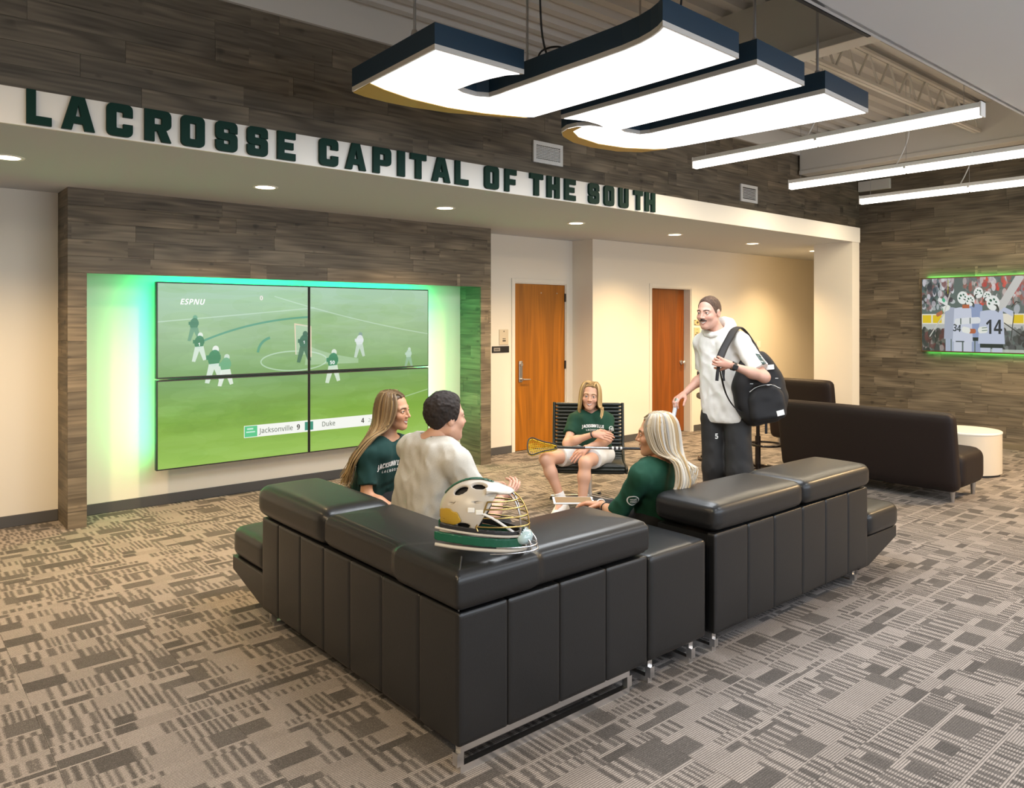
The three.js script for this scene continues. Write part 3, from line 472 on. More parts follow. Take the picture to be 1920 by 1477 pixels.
function door(n, [x0, x1, top], zWall, recess, matLeaf, lever) {
  const D = structure('door_' + n), c = 0.05, z = zWall;
  mesh('casing', [cbox(x0 - c, x0, 0, top + c, z - 0.04, z + 0.014, 0.003), cbox(x1, x1 + c, 0, top + c, z - 0.04, z + 0.014, 0.003), cbox(x0, x1, top, top + c, z - 0.04, z + 0.014, 0.003)], M.casing, D);
  mesh('jamb', [box(x0, x0 + 0.012, 0, top, z - 0.148, z), box(x1 - 0.012, x1, 0, top, z - 0.148, z), box(x0 + 0.012, x1 - 0.012, top - 0.012, top, z - 0.148, z)], M.casing, D);
  const zl = z - recess; mesh('leaf', leafUV(box(x0 + 0.015, x1 - 0.015, 0.008, top - 0.015, zl - 0.045, zl), x0, x1 - x0, top), matLeaf, D);
  if (lever) {
    const hx = x0 + 0.105; const h = mesh('lockset', cbox(hx - 0.03, hx + 0.03, 0.862, 1.13, zl, zl + 0.016, 0.014), M.steel, D);
    mesh('cylinder', new THREE.CylinderGeometry(0.022, 0.024, 0.02, 20).rotateX(Math.PI / 2).translate(hx, 1.085, zl + 0.022), M.chrome, h); mesh('lever', [rod([hx, 0.9, zl + 0.012], [hx, 0.9, zl + 0.055], 0.014), rod([hx, 0.9, zl + 0.055], [hx + 0.12, 0.895, zl + 0.058], 0.010, 0.008)], M.steel, h);
    for (const y of [0.22, 1.0, 1.88]) mesh('hinge', cbox(x1 - 0.022, x1 + 0.004, y, y + 0.11, zl, zl + 0.013, 0.004), M.blackMetal, D);
    for (const x of [x0 + 0.46, x0 + 0.74]) mesh('screw_cap', new THREE.CylinderGeometry(0.008, 0.008, 0.004, 12).rotateX(Math.PI / 2).translate(x, 1.99, zl + 0.002), M.steel, D);
  } else {
    const hx = x1 - 0.085; const h = mesh('rose', new THREE.CylinderGeometry(0.032, 0.034, 0.012, 24).rotateX(Math.PI / 2).translate(hx, 1.02, zl + 0.006), M.steel, D); mesh('knob', [rod([hx, 1.02, zl + 0.01], [hx, 1.02, zl + 0.04], 0.012), new THREE.SphereGeometry(0.029, 20, 14).scale(1, 1, 0.75).translate(hx, 1.02, zl + 0.055)], M.chrome, h);
  }
}
door(1, D1, ZW, 0.012, M.doorA, true); door(2, D2, Z2, 0.115, M.doorB, false);
// ---------------------------------------------------------------- wall plates and signs
function plate(name, x0, x1, y0, y1, z, mat, label, cat, tex) {
  const P = thing(name, label, cat, [(x0 + x1) / 2, (y0 + y1) / 2, z]); const w = x1 - x0, h = y1 - y0;
  mesh('plate', cbox(-w / 2, w / 2, -h / 2, h / 2, 0, 0.01, 0.004), mat, P);
  if (tex) { const t = canvas(256, Math.max(64, Math.round(256 * h / w)), tex); mesh('print', new THREE.PlaneGeometry(w * 0.94, h * 0.94).translate(0, 0, 0.0106), std({ map: t, roughness: 0.5 }), P); }
  return P;
}
M.plateTan = std({ color: lin(0.55, 0.50, 0.42), roughness: 0.5 });
plate('door_sign', 5.915, 6.06, 1.335, 1.527, ZW, M.plateTan, 'tan sign plate with a dark dot and two bars beside the nearer door', 'sign', (c, w, h) => { c.fillStyle = '#c9bda6'; c.fillRect(0, 0, w, h); c.fillStyle = '#4d463c'; c.beginPath(); c.arc(w / 2, h * 0.1, 16, 0, 7); c.fill(); c.fillRect(w * 0.35, h * 0.57, w * 0.14, 24); c.fillRect(w * 0.53, h * 0.57, w * 0.14, 24); c.fillStyle = '#1c1a18'; c.fillRect(w * 0.33, h * 0.70, w * 0.38, 28); });
plate('name_plate', 5.802, 6.073, 1.243, 1.322, ZW, M.blackPlastic, 'black slotted name plate with a grey insert beside the nearer door', 'sign', (c, w, h) => { c.fillStyle = '#101010'; c.fillRect(0, 0, w, h); c.fillStyle = '#8d8984'; c.fillRect(w * 0.06, h * 0.2, w * 0.4, h * 0.58); c.fillStyle = '#55524f'; c.fillRect(w * 0.12, h * 0.42, w * 0.27, h * 0.16); });
plate('room_sign', 9.335, 9.49, 1.565, 1.645, Z2, M.plateTan, 'small patterned tan sign plate beside the farther door', 'sign', (c, w, h) => { c.fillStyle = '#cbb88a'; c.fillRect(0, 0, w, h); c.fillStyle = '#4a4331'; for (const [x, y] of [[0, 0], [1, 0], [0, 1], [1, 1]]) c.fillRect(x * (w - 44), y * (h - 24), 44, 24); c.beginPath(); c.ellipse(w / 2, h / 2, 44, 30, 0, 0, 7); c.fill(); });
plate('room_number_plate', 9.335, 9.468, 1.345, 1.53, Z2, M.plateTan, 'tan plate with three dark bars beside the farther door', 'sign', (c, w, h) => { c.fillStyle = '#c9b98c'; c.fillRect(0, 0, w, h); c.fillStyle = '#2d2a1c'; c.fillRect(w * 0.45, h * 0.1, 24, 20); c.fillRect(w * 0.28, h * 0.4, w * 0.45, 22); c.fillRect(w * 0.1, h * 0.54, w * 0.8, 26); c.fillRect(w * 0.3, h * 0.68, w * 0.4, 22); });
plate('switch_plate', 11.0, 11.11, 1.19, 1.295, Z2, M.white, 'small white switch plate on the alcove wall behind the backpack', 'switch');
// ---------------------------------------------------------------- distance-field mesher (surface nets)
function meshField(f, lo, hi, cell) {
  const nx = Math.ceil((hi[0] - lo[0]) / cell) + 1, ny = Math.ceil((hi[1] - lo[1]) / cell) + 1, nz = Math.ceil((hi[2] - lo[2]) / cell) + 1;
  const F = new Float32Array(nx * ny * nz), id = (i, j, k) => (k * ny + j) * nx + i;
  for (let k = 0; k < nz; k++) for (let j = 0; j < ny; j++) for (let i = 0; i < nx; i++) F[id(i, j, k)] = f(lo[0] + i * cell, lo[1] + j * cell, lo[2] + k * cell);
  const idx = new Int32Array(nx * ny * nz).fill(-1), pos = [], tri = [];
  for (let k = 0; k < nz - 1; k++) for (let j = 0; j < ny - 1; j++) for (let i = 0; i < nx - 1; i++) {
    let m = 0, c = 0, sx = 0, sy = 0, sz = 0; const g = [];
    for (let q = 0; q < 8; q++) { const v = F[id(i + (q & 1), j + ((q >> 1) & 1), k + (q >> 2))]; g.push(v); if (v < 0) m |= 1 << q; }
    if (m === 0 || m === 255) continue;
    for (const [a, b] of EDGES) { if (((m >> a) & 1) === ((m >> b) & 1)) continue; const t = g[a] / (g[a] - g[b]);
      sx += (a & 1) + t * ((b & 1) - (a & 1)); sy += ((a >> 1) & 1) + t * (((b >> 1) & 1) - ((a >> 1) & 1)); sz += (a >> 2) + t * ((b >> 2) - (a >> 2)); c++; }
    idx[id(i, j, k)] = pos.length / 3; pos.push(lo[0] + (i + sx / c) * cell, lo[1] + (j + sy / c) * cell, lo[2] + (k + sz / c) * cell);
  }
  const quad = (a, b, c, d, flip) => { if (a < 0 || b < 0 || c < 0 || d < 0) return; flip ? tri.push(a, c, b, a, d, c) : tri.push(a, b, c, a, c, d); };
  for (let k = 1; k < nz - 1; k++) for (let j = 1; j < ny - 1; j++) for (let i = 1; i < nx - 1; i++) {
    const v = F[id(i, j, k)] < 0;
    if (v !== F[id(i + 1, j, k)] < 0) quad(idx[id(i, j - 1, k - 1)], idx[id(i, j, k - 1)], idx[id(i, j, k)], idx[id(i, j - 1, k)], !v);
    if (v !== F[id(i, j + 1, k)] < 0) quad(idx[id(i - 1, j, k - 1)], idx[id(i, j, k - 1)], idx[id(i, j, k)], idx[id(i - 1, j, k)], v);
    if (v !== F[id(i, j, k + 1)] < 0) quad(idx[id(i - 1, j - 1, k)], idx[id(i, j - 1, k)], idx[id(i, j, k)], idx[id(i - 1, j, k)], !v);
  }
  const g = new THREE.BufferGeometry(); g.setAttribute('position', new THREE.Float32BufferAttribute(pos, 3)); g.setIndex(tri); g.computeVertexNormals();
  // normals from the field itself
  const nrm = g.attributes.normal, e = cell * 0.6; for (let i = 0; i < pos.length; i += 3) { const x = pos[i], y = pos[i + 1], z = pos[i + 2]; const a = f(x + e, y, z) - f(x - e, y, z), b = f(x, y + e, z) - f(x, y - e, z), c = f(x, y, z + e) - f(x, y, z - e), l = Math.hypot(a, b, c) || 1; nrm.setXYZ(i / 3, a / l, b / l, c / l); }
  return g;
}
const EDGES = [[0, 1], [2, 3], [4, 5], [6, 7], [0, 2], [1, 3], [4, 6], [5, 7], [0, 4], [1, 5], [2, 6], [3, 7]];
const smin = (a, b, k) => { if (k <= 0) return Math.min(a, b); const h = Math.max(k - Math.abs(a - b), 0) / k; return Math.min(a, b) - h * h * k * 0.25; };
const smax = (a, b, k) => -smin(-a, -b, k);
function settle(o) {             // move a group's origin to the middle of its base
  o.updateMatrixWorld(true); const b = new THREE.Box3().setFromObject(o), c = V((b.min.x + b.max.x) / 2, b.min.y, (b.min.z + b.max.z) / 2).sub(o.position); o.position.add(c); for (const k of o.children) k.position.sub(c); return o;
}
// ---------------------------------------------------------------- black leather sectional
const leatherBump = dataTex(512, 512, (x, y) => { const u = x / 512, v = y / 512; const t = 0.5 + 0.5 * (N128(u * 128, v * 128) - 0.5) + 0.35 * (N128(u * 64 + 7, v * 64) - 0.5) + 0.25 * (N64(u * 8, v * 8) - 0.5); const k = 255 * Math.max(0, Math.min(1, t)); return [k, k, k]; }, false);
leatherBump.repeat.set(4, 4);
M.leather = phys({ color: lin(0.0092, 0.0095, 0.0104), roughness: 0.42, specularIntensity: 0.8, bumpMap: leatherBump, bumpScale: 0.0003, clearcoat: 0.3, clearcoatRoughness: 0.22 });
M.stitch = std({ color: lin(0.05, 0.05, 0.05), roughness: 0.6 });
const soft = (x0, x1, y0, y1, z0, z1, r = 0.018, s = [0.003, 0.003, 0.003], n = 10, w) => cushion(x0, x1, y0, y1, z0, z1, r, s, n, w);
function sled(parent, a, b, y1 = 0.1) {        // flat chrome frame under a seat, from a to b (x, z)
  const t = 0.026; mesh('leg_frame', [bar([a[0], t / 2, a[1]], [b[0], t / 2, b[1]], 0.03, t), bar([a[0], y1 - t / 2, a[1]], [b[0], y1 - t / 2, b[1]], 0.03, t), bar([a[0], t, a[1]], [a[0], y1 - t, a[1]], 0.03, 0.03), bar([b[0], t, b[1]], [b[0], y1 - t, b[1]], 0.03, 0.03)], M.chrome, parent);
}
{
  const S = thing('sectional_sofa', 'black leather corner sofa unit with the lacrosse helmet on its back, nearest the camera', 'sofa'), L = M.leather, X0 = 1.635, Z0 = -2.22;
  const ze = [-2.22, -2.48, -2.76, -3.03, -3.28, -3.53, -3.79, -4.0];
  for (let i = 0; i < 7; i++) mesh('back_panel', soft(X0, X0 + 0.05, 0.1, 0.586, ze[i + 1], ze[i], 0.01, [0.003, 0, 0]), L, S);
  const xe = [1.637, 1.87, 2.145, 2.42, 2.69];
  for (let i = 0; i < 4; i++) mesh('end_panel', soft(xe[i], xe[i + 1], 0.1, 0.586, Z0 - 0.05, Z0 + 0.001, 0.01, [0, 0, 0.003]), L, S);
  mesh('frame', [box(X0 + 0.03, 2.0, 0.105, 0.57, -3.99, Z0 - 0.02), box(1.99, 2.68, 0.105, 0.57, -2.62, Z0 - 0.02), box(1.99, 2.66, 0.105, 0.27, -3.99, -2.6)], L, S);
  for (const [a, b] of [[-3.98, -3.31], [-3.30, -2.63]]) mesh('seat_cushion', soft(1.99, 2.695, 0.27, 0.43, a, b, 0.045, [0.004, 0.015, 0.004], 14), L, S);
  mesh('bumper_cushion', soft(1.64, 2.695, 0.275, 0.445, -4.45, -3.985, 0.05, [0.004, 0.012, 0.004], 16), L, S);
  const prof = new THREE.Shape([[4.43, 0.27], [4.43, 0.205], [3.99, 0.10], [3.9, 0.10], [3.9, 0.27]].map(([z, y]) => new THREE.Vector2(z, y)));
  mesh('bumper_base', new THREE.ExtrudeGeometry(prof, { depth: 1.02, bevelEnabled: true, bevelSize: 0.008, bevelThickness: 0.008, bevelSegments: 2 }).rotateY(Math.PI / 2).translate(1.645, 0, 0), L, S);
  mesh('headrest', soft(1.622, 2.0, 0.592, 0.752, -4.045, -3.252, 0.055, [0.006, 0.012, 0.006], 18), L, S);
  const sd2 = (x, z) => { const rect = (x0, x1, z0, z1) => { const a = Math.abs(x - (x0 + x1) / 2) - (x1 - x0) / 2, b = Math.abs(z - (z0 + z1) / 2) - (z1 - z0) / 2; return Math.hypot(Math.max(a, 0), Math.max(b, 0)) + Math.min(Math.max(a, b), 0); }; return smin(rect(1.622, 2.0, -3.246, -2.205), rect(1.622, 2.69, -2.615, -2.205), 0.05); };
  const rL = 0.05; mesh('corner_headrest', boxUV(meshField((x, y, z) => { const a = sd2(x, z) + rL, sw = 0.012 * Math.sin(Math.min(1, Math.max(0, -a / 0.15)) * 1.57), b = Math.abs(y - 0.672) - 0.08 - (y > 0.672 ? sw : 0) + rL; return Math.hypot(Math.max(a, 0), Math.max(b, 0)) + Math.min(Math.max(a, b), 0) - rL; }, [1.59, 0.56, -3.28], [2.72, 0.8, -2.17], 0.012)), L, S);
  mesh('corner_seam', tube([[1.632, 0.60, -2.215], [1.621, 0.64, -2.204], [1.621, 0.70, -2.204], [1.645, 0.746, -2.225], [1.70, 0.764, -2.29]], 0.0035, 6, false, 24), M.stitch, S);
  sled(S, [1.652, -2.245], [2.58, -2.245]); sled(S, [1.68, -3.96], [2.56, -3.96]); settle(S);
}
{
  const S = thing('corner_seat_block', 'low square black leather block between the two sofa units', 'seat block'), L = M.leather;
  mesh('body', soft(2.703, 3.137, 0.098, 0.578, -2.86, -2.22, 0.022, [0.003, 0.004, 0.003], 14), L, S);
  sled(S, [2.725, -2.235], [2.725, -2.8]); sled(S, [3.03, -2.235], [3.03, -2.8]); settle(S);
}
{
  const S = thing('straight_sofa', 'black leather straight sofa unit with two headrests, behind the blonde seated woman', 'sofa'), L = M.leather, Z0 = -2.22;
  const xe = [3.205, 3.5, 3.752, 4.049, 4.312, 4.589, 4.852];
  for (let i = 0; i < 6; i++) mesh('back_panel', soft(xe[i], xe[i + 1], 0.09, 0.588, Z0 - 0.05, Z0, 0.01, [0, 0, 0.003]), L, S);
  mesh('frame', [box(3.21, 4.845, 0.095, 0.575, -2.58, Z0 - 0.02), box(3.21, 4.845, 0.095, 0.27, -3.08, -2.57)], L, S);
  for (const [a, b] of [[3.2, 4.03], [4.035, 4.86]]) mesh('seat_cushion', soft(a, b, 0.27, 0.43, -3.12, -2.585, 0.045, [0.004, 0.015, 0.004], 14), L, S);
  for (const [a, b] of [[3.19, 4.046], [4.052, 4.868]]) mesh('headrest', soft(a, b, 0.595, 0.735, -2.6, -2.205, 0.05, [0.006, 0.012, 0.006], 18), L, S);
  mesh('bumper_cushion', soft(4.845, 5.29, 0.265, 0.425, -3.12, -2.21, 0.05, [0.004, 0.012, 0.004], 16), L, S);
  mesh('arm_cushion', soft(4.856, 5.03, 0.43, 0.56, -2.72, -2.32, 0.045, [0.004, 0.01, 0.004], 12), L, S);
  const prof = new THREE.Shape([[5.27, 0.262], [5.27, 0.205], [4.87, 0.09], [4.75, 0.09], [4.75, 0.262]].map((p) => new THREE.Vector2(...p)));
  mesh('bumper_base', new THREE.ExtrudeGeometry(prof, { depth: 0.86, bevelEnabled: true, bevelSize: 0.008, bevelThickness: 0.008, bevelSegments: 2 }).translate(0, 0, -3.09), L, S);
  sled(S, [3.225, -2.24], [3.225, -3.05], 0.09); sled(S, [4.70, -2.24], [4.70, -3.05], 0.09); settle(S);
}
// ---------------------------------------------------------------- brown lounge seats, drum table
M.brown = phys({ color: lin(0.013, 0.0075, 0.007), roughness: 0.55, specularIntensity: 0.6, bumpMap: leatherBump, bumpScale: 0.0008 });
function lounge(name, label, x, z0, z1, top, turn) {       // back to -x before the turn, length along z
  const S = thing(name, label, 'sofa', [x, 0, (z0 + z1) / 2], turn), w = z1 - z0, B = M.brown;
  const warp = (X, Y, Z) => [X + (0.16 - 0.16 * ((Y + 0.36) / 0.72)) * 0.9 - 0.07, Y, Z];
  mesh('backrest', cushion(0.03, 0.2, 0.1, top, -w / 2, w / 2, 0.07, [0.01, 0, 0], 16, (X, Y, Z, hx, hy) => [X + 0.13 * (0.5 - (Y + hy) / (2 * hy)), Y, Z]), B, S);
  mesh('seat', cushion(0.18, 0.78, 0.12, 0.45, -w / 2 - 0.012, w / 2 + 0.012, 0.09, [0.01, 0.012, 0.004], 18), B, S);
  for (const [a, b] of [[0.22, -w / 2 + 0.08], [0.22, w / 2 - 0.08], [0.72, -w / 2 + 0.08], [0.72, w / 2 - 0.08]]) { mesh('leg', cyl(0.018, 0.026, 0.125, a, 0, b, 18), M.steel, S); }
  return S;
}
lounge('lounge_sofa', 'long dark brown lounge sofa seen from behind beside the drum table', 7.27, -4.29, -2.585, 0.82, 0);
lounge('lounge_chair', 'dark brown lounge chair behind the long brown sofa, before the pale column', 8.98, -5.45, -4.56, 0.9, 0);
{
  const D = thing('drum_table', 'white drum-shaped side table by the plank wall', 'table', [9.08, 0, -3.1]);
  mesh('drum_side', new THREE.CylinderGeometry(0.336, 0.336, 0.415, 64, 1, true).translate(0, 0.2325, 0), std({ color: lin(0.62, 0.56, 0.47), roughness: 0.4 }), D);
  mesh('table_top', new THREE.LatheGeometry([[0, 0.462], [0.334, 0.462], [0.34, 0.458], [0.34, 0.442], [0.334, 0.438], [0, 0.438]].map((p) => new THREE.Vector2(...p)), 64), std({ color: lin(0.84, 0.82, 0.76), roughness: 0.3 }), D);
  mesh('plinth', cyl(0.32, 0.32, 0.026, 0, 0, 0, 48), M.blackPlastic, D);
}
// ---------------------------------------------------------------- bar stools behind the standing man
function stool(x, z, turn, label) {
  const S = thing('bar_stool', label, 'stool', [x, 0, z], turn, 'bar stools behind the standing man'), m = std({ color: lin(0.02, 0.014, 0.012), roughness: 0.25, metalness: 0.4 });
  mesh('base_ring', new THREE.TorusGeometry(0.21, 0.019, 12, 48).rotateX(Math.PI / 2).translate(0, 0.02, 0), m, S);
  mesh('base_spoke', [rod([-0.2, 0.025, 0], [0.2, 0.025, 0], 0.014), rod([0, 0.025, -0.2], [0, 0.025, 0.2], 0.014)], m, S);
  mesh('column', [cyl(0.03, 0.03, 0.36, 0, 0.02, 0, 18), cyl(0.02, 0.02, 0.36, 0, 0.36, 0, 18)], m, S);
  mesh('foot_ring', [new THREE.TorusGeometry(0.17, 0.012, 10, 40).rotateX(Math.PI / 2).translate(0, 0.29, 0.08), rod([0, 0.29, 0], [0, 0.29, -0.09], 0.011), rod([0.03, 0.29, 0], [0.15, 0.29, 0], 0.01), rod([-0.03, 0.29, 0], [-0.15, 0.29, 0], 0.01)], m, S);
  mesh('seat', cushion(-0.2, 0.2, 0.71, 0.78, -0.19, 0.19, 0.03, [0, 0.008, 0], 12), M.blackPlastic, S);
  mesh('backrest', cushion(-0.2, 0.2, 0.9, 1.04, -0.22, -0.18, 0.018, [0, 0, 0], 10, (X, Y, Z) => [X, Y, Z + 1.6 * X * X]), M.blackPlastic, S);
  mesh('back_support', [rod([-0.15, 0.74, -0.17], [-0.15, 0.95, -0.16], 0.009), rod([0.15, 0.74, -0.17], [0.15, 0.95, -0.16], 0.009)], m, S);
}
stool(7.44, -4.60, 0.7, 'black bar stool with ring base beside the brown sofa end'); stool(7.62, -5.24, -0.6, 'black bar stool mostly hidden behind the standing man');
// ---------------------------------------------------------------- ribbed swivel chair
const seatedChair = (() => {
  const C = thing('swivel_lounge_chair', 'low black ribbed leather swivel chair under the woman with the lacrosse stick', 'chair', [4.97, 0, -4.78], Math.atan2(-0.72, 0.70));   // faces local +z
  const K = std({ color: lin(0.010, 0.014, 0.012), roughness: 0.38 });
  // seat and back as one curved ribbed sheet, profile in (z, y)
  const prof = [[0.30, 0.335], [0.34, 0.372], [0.27, 0.385], [0.1, 0.365], [-0.1, 0.355], [-0.22, 0.385], [-0.29, 0.47], [-0.335, 0.62], [-0.385, 0.86]].map(([z, y]) => V(0, y, z));
  const cv = new THREE.CatmullRomCurve3(prof, false, 'centripetal'), n = 34, W = 0.31;
  for (let i = 0; i < n; i++) { const a = cv.getPointAt(i / n), b = cv.getPointAt((i + 1) / n), d = b.clone().sub(a), m = a.clone().add(b).multiplyScalar(0.5); const g = cushion(-W, W, -0.019, 0.019, -d.length() / 2, d.length() / 2, 0.014, [0, 0.004, 0], 5); g.rotateX(-Math.atan2(d.y, d.z)); mesh('rib', g.translate(0, m.y, m.z), K, C); }
  for (const s of [-1, 1]) mesh('side_rail', tube(prof.map((p) => V(s * (W + 0.012), p.y, p.z)), 0.014, 10, false, 50), K, C);
  mesh('column', [cyl(0.035, 0.03, 0.26, 0, 0.06, 0, 20), cyl(0.09, 0.12, 0.02, 0, 0.315, 0, 24)], M.chrome, C);
  for (let k = 0; k < 4; k++) { const a = k * Math.PI / 2 + 0.3; mesh('base_leg', [rod([0, 0.075, 0], [Math.cos(a) * 0.36, 0.03, Math.sin(a) * 0.36], 0.02, 0.013, 12)], M.chrome, C); mesh('glide', cyl(0.022, 0.014, 0.028, Math.cos(a) * 0.35, 0, Math.sin(a) * 0.35, 14), M.blackPlastic, C); }
  return C;
})();
// ---------------------------------------------------------------- people: distance-field bodies
const grid3 = (() => { const n = 16, a = new Float32Array(n * n * n); for (let i = 0; i < a.length; i++) a[i] = rnd(); const m = (v) => ((v % n) + n) % n; return (x, y, z) => { const i = Math.floor(x), j = Math.floor(y), k = Math.floor(z), u = x - i, v = y - j, w = z - k, U = u * u * (3 - 2 * u), Vv = v * v * (3 - 2 * v), W = w * w * (3 - 2 * w); const g = (p, q, r) => a[(m(k + r) * n + m(j + q)) * n + m(i + p)]; const l = (p, q, t) => p + (q - p) * t; return l(l(l(g(0, 0, 0), g(1, 0, 0), U), l(g(0, 1, 0), g(1, 1, 0), U), Vv), l(l(g(0, 0, 1), g(1, 0, 1), U), l(g(0, 1, 1), g(1, 1, 1), U), Vv), W) - 0.5; }; })();
function capsules(list, k) {         // list of [a, b, ra, rb, cut?]
  const C = list.map(([a, b, ra, rb, cut]) => { const dx = b.x - a.x, dy = b.y - a.y, dz = b.z - a.z, L2 = dx * dx + dy * dy + dz * dz || 1e-9; return [a.x, a.y, a.z, dx, dy, dz, 1 / L2, ra, rb - ra, cut ? 1 / Math.sqrt(L2) : 0]; });
  return (x, y, z) => {
    let d = 1e3;
    for (const c of C) {
      const px = x - c[0], py = y - c[1], pz = z - c[2]; const raw = (px * c[3] + py * c[4] + pz * c[5]) * c[6], t = raw < 0 ? 0 : raw > 1 ? 1 : raw;
      const ex = px - c[3] * t, ey = py - c[4] * t, ez = pz - c[5] * t; let q = Math.sqrt(ex * ex + ey * ey + ez * ez) - c[7] - c[8] * t;
      if (c[9]) q = Math.max(q, (raw - 1) / (c[6] * c[9] * c[9] ? Math.sqrt(c[6]) : 1));
      d = smin(d, q, k);
    }
    return d;
  };
}
function bounds(list, pad) { const lo = [1e9, 1e9, 1e9], hi = [-1e9, -1e9, -1e9]; for (const [a, b, ra, rb] of list) for (const [p, r] of [[a, ra], [b, rb]]) ['x', 'y', 'z'].forEach((c, i) => { lo[i] = Math.min(lo[i], p[c] - r - pad); hi[i] = Math.max(hi[i], p[c] + r + pad); }); return [lo, hi]; }
const ell = (x, y, z, c, r) => { const a = (x - c[0]) / r[0], b = (y - c[1]) / r[1], d = (z - c[2]) / r[2], k0 = Math.sqrt(a * a + b * b + d * d), k1 = Math.sqrt((a / r[0]) ** 2 + (b / r[1]) ** 2 + (d / r[2]) ** 2); return k1 < 1e-9 ? -Math.min(...r) : k0 * (k0 - 1) / k1; };
const capD = (x, y, z, a, b, ra, rb) => { const dx = b[0] - a[0], dy = b[1] - a[1], dz = b[2] - a[2]; let t = ((x - a[0]) * dx + (y - a[1]) * dy + (z - a[2]) * dz) / (dx * dx + dy * dy + dz * dz); t = Math.max(0, Math.min(1, t)); return Math.hypot(x - a[0] - dx * t, y - a[1] - dy * t, z - a[2] - dz * t) - ra - (rb - ra) * t; };
const ss = (a, b, t) => { t = Math.max(0, Math.min(1, (t - a) / (b - a))); return t * t * (3 - 2 * t); };
// head in its own frame: +z face, +y up, +x the person's left; centre between the ears
function headField(o) {
  const j = o.jaw || 1, sm = o.smile === undefined ? 1 : o.smile;
  return (x, y, z) => {
    const ax = Math.abs(x);
    let d = ell(x, y, z, [0, 0.032, -0.012], [0.074, 0.088, 0.094]);
    d = smin(d, ell(x, y, z, [0, -0.038, 0.030], [0.055 * j, 0.074, 0.060]), 0.04);
    d = smin(d, capD(ax, y, z, [0.046 * j, -0.058, 0.0], [0.012, -0.096, 0.062], 0.020, 0.016), 0.03);          // jaw line
    d = smin(d, ell(x, y, z, [0, -0.098, 0.066], [0.018 * j, 0.014, 0.015]), 0.02);                                 // chin
    d = smin(d, capD(ax, y, z, [0.006, 0.026, 0.083], [0.045, 0.022, 0.066], 0.010, 0.009), 0.018);                 // brow
    d = smin(d, ell(ax, y, z, [0.040, -0.026, 0.060], [0.021, 0.020, 0.020]), 0.022);                               // cheeks
    d = smax(d, -(Math.hypot(ax - 0.0325, y - 0.006, z - 0.096) - 0.0165), 0.012);                                   // eye sockets
    { const lid = Math.hypot(ax - 0.0320, y - 0.005, z - 0.0730) - 0.0152, slit = Math.abs(y - 0.0045) - 0.0040 * (1 - ((ax - 0.0315) / 0.0145) ** 2) ; d = smin(d, smax(lid, -slit, 0.002), 0.004); d = smax(d, -Math.max(slit, Math.hypot(ax - 0.032, z - 0.088) - 0.0125), 0.002); }   // lids with the eye opening
    d = smin(d, capD(x, y, z, [0, 0.016, 0.086], [0, -0.026, 0.106], 0.0065, 0.0095), 0.012);                        // nose
    d = smin(d, Math.hypot(ax - 0.011, y + 0.030, z - 0.094) - 0.0075, 0.008);
    d = smin(d, capD(ax, y, z, [0, -0.0545, 0.0905], [0.024, -0.0535 + 0.004 * sm, 0.0765], 0.0055, 0.003), 0.006);  // lips
    d = smin(d, capD(ax, y, z, [0, -0.0725, 0.0865], [0.022, -0.063 + 0.008 * sm, 0.0765], 0.0060, 0.003), 0.006);
    d = smin(d, ell(ax, y, z, [0.077, -0.004, -0.010], [0.009, 0.031, 0.019]), 0.008);                                // ears
    d = smax(d, -ell(ax, y, z, [0.087, -0.002, -0.004], [0.006, 0.017, 0.009]), 0.004);
    return d;
  };
}
const sm0 = (o) => (o.smile === undefined ? 1 : o.smile);
function headColor(o, x, y, z, out) {
  const ax = Math.abs(x), s = o.skin, mix = (c, t) => { for (let i = 0; i < 3; i++) out[i] += (c[i] - out[i]) * t; };
  out[0] = s[0]; out[1] = s[1]; out[2] = s[2];
  if (z > 0.05) {
    mix([s[0] * 1.0, s[1] * 0.78, s[2] * 0.76], 0.6 * Math.exp(-(((ax - 0.042) / 0.02) ** 2 + ((y + 0.028) / 0.018) ** 2)));
    const yl = -0.0635 + 17 * ax * ax * sm0(o);                      // mouth line, corners raised in a smile
    if (ax < 0.0265) { const dy = y - yl, w = Math.sqrt(1 - (ax / 0.0265) ** 2); if (Math.abs(dy) < 0.003 + 0.0095 * w) mix(o.lip, 0.75); if (Math.abs(dy) < 0.0046 * w && ax < 0.021 && o.smile !== 0) { out[0] = 0.62; out[1] = 0.58; out[2] = 0.53; } }
    const yb = 0.0265 - 0.0028 * ((ax - 0.03) / 0.016) ** 2; if (ax > 0.012 && ax < 0.052 && Math.abs(y - yb) < 0.0048) mix(o.brow, 0.9);
    if (ax > 0.017 && ax < 0.048 && Math.abs(y - 0.0105 + 0.006 * ((ax - 0.032) / 0.014) ** 2) < 0.0026) mix(o.lash || [0.03, 0.02, 0.015], 0.85);
  }
}
const eyeGeo = (() => { const g = new THREE.SphereGeometry(0.0128, 20, 16).rotateX(Math.PI / 2), p = g.attributes.position, c = new Float32Array(p.count * 3); for (let i = 0; i < p.count; i++) { const r = Math.hypot(p.getX(i), p.getY(i)), f = p.getZ(i) > 0; const k = f && r < 0.0028 ? [0.01, 0.01, 0.01] : f && r < 0.0064 ? [0.09, 0.10, 0.09] : [0.75, 0.72, 0.68]; c.set(k, i * 3); } g.setAttribute('color', new THREE.BufferAttribute(c, 3)); return g; })();
const vcol = (r = 0.55) => std({ vertexColors: true, roughness: r });
M.eye = std({ vertexColors: true, roughness: 0.15 });
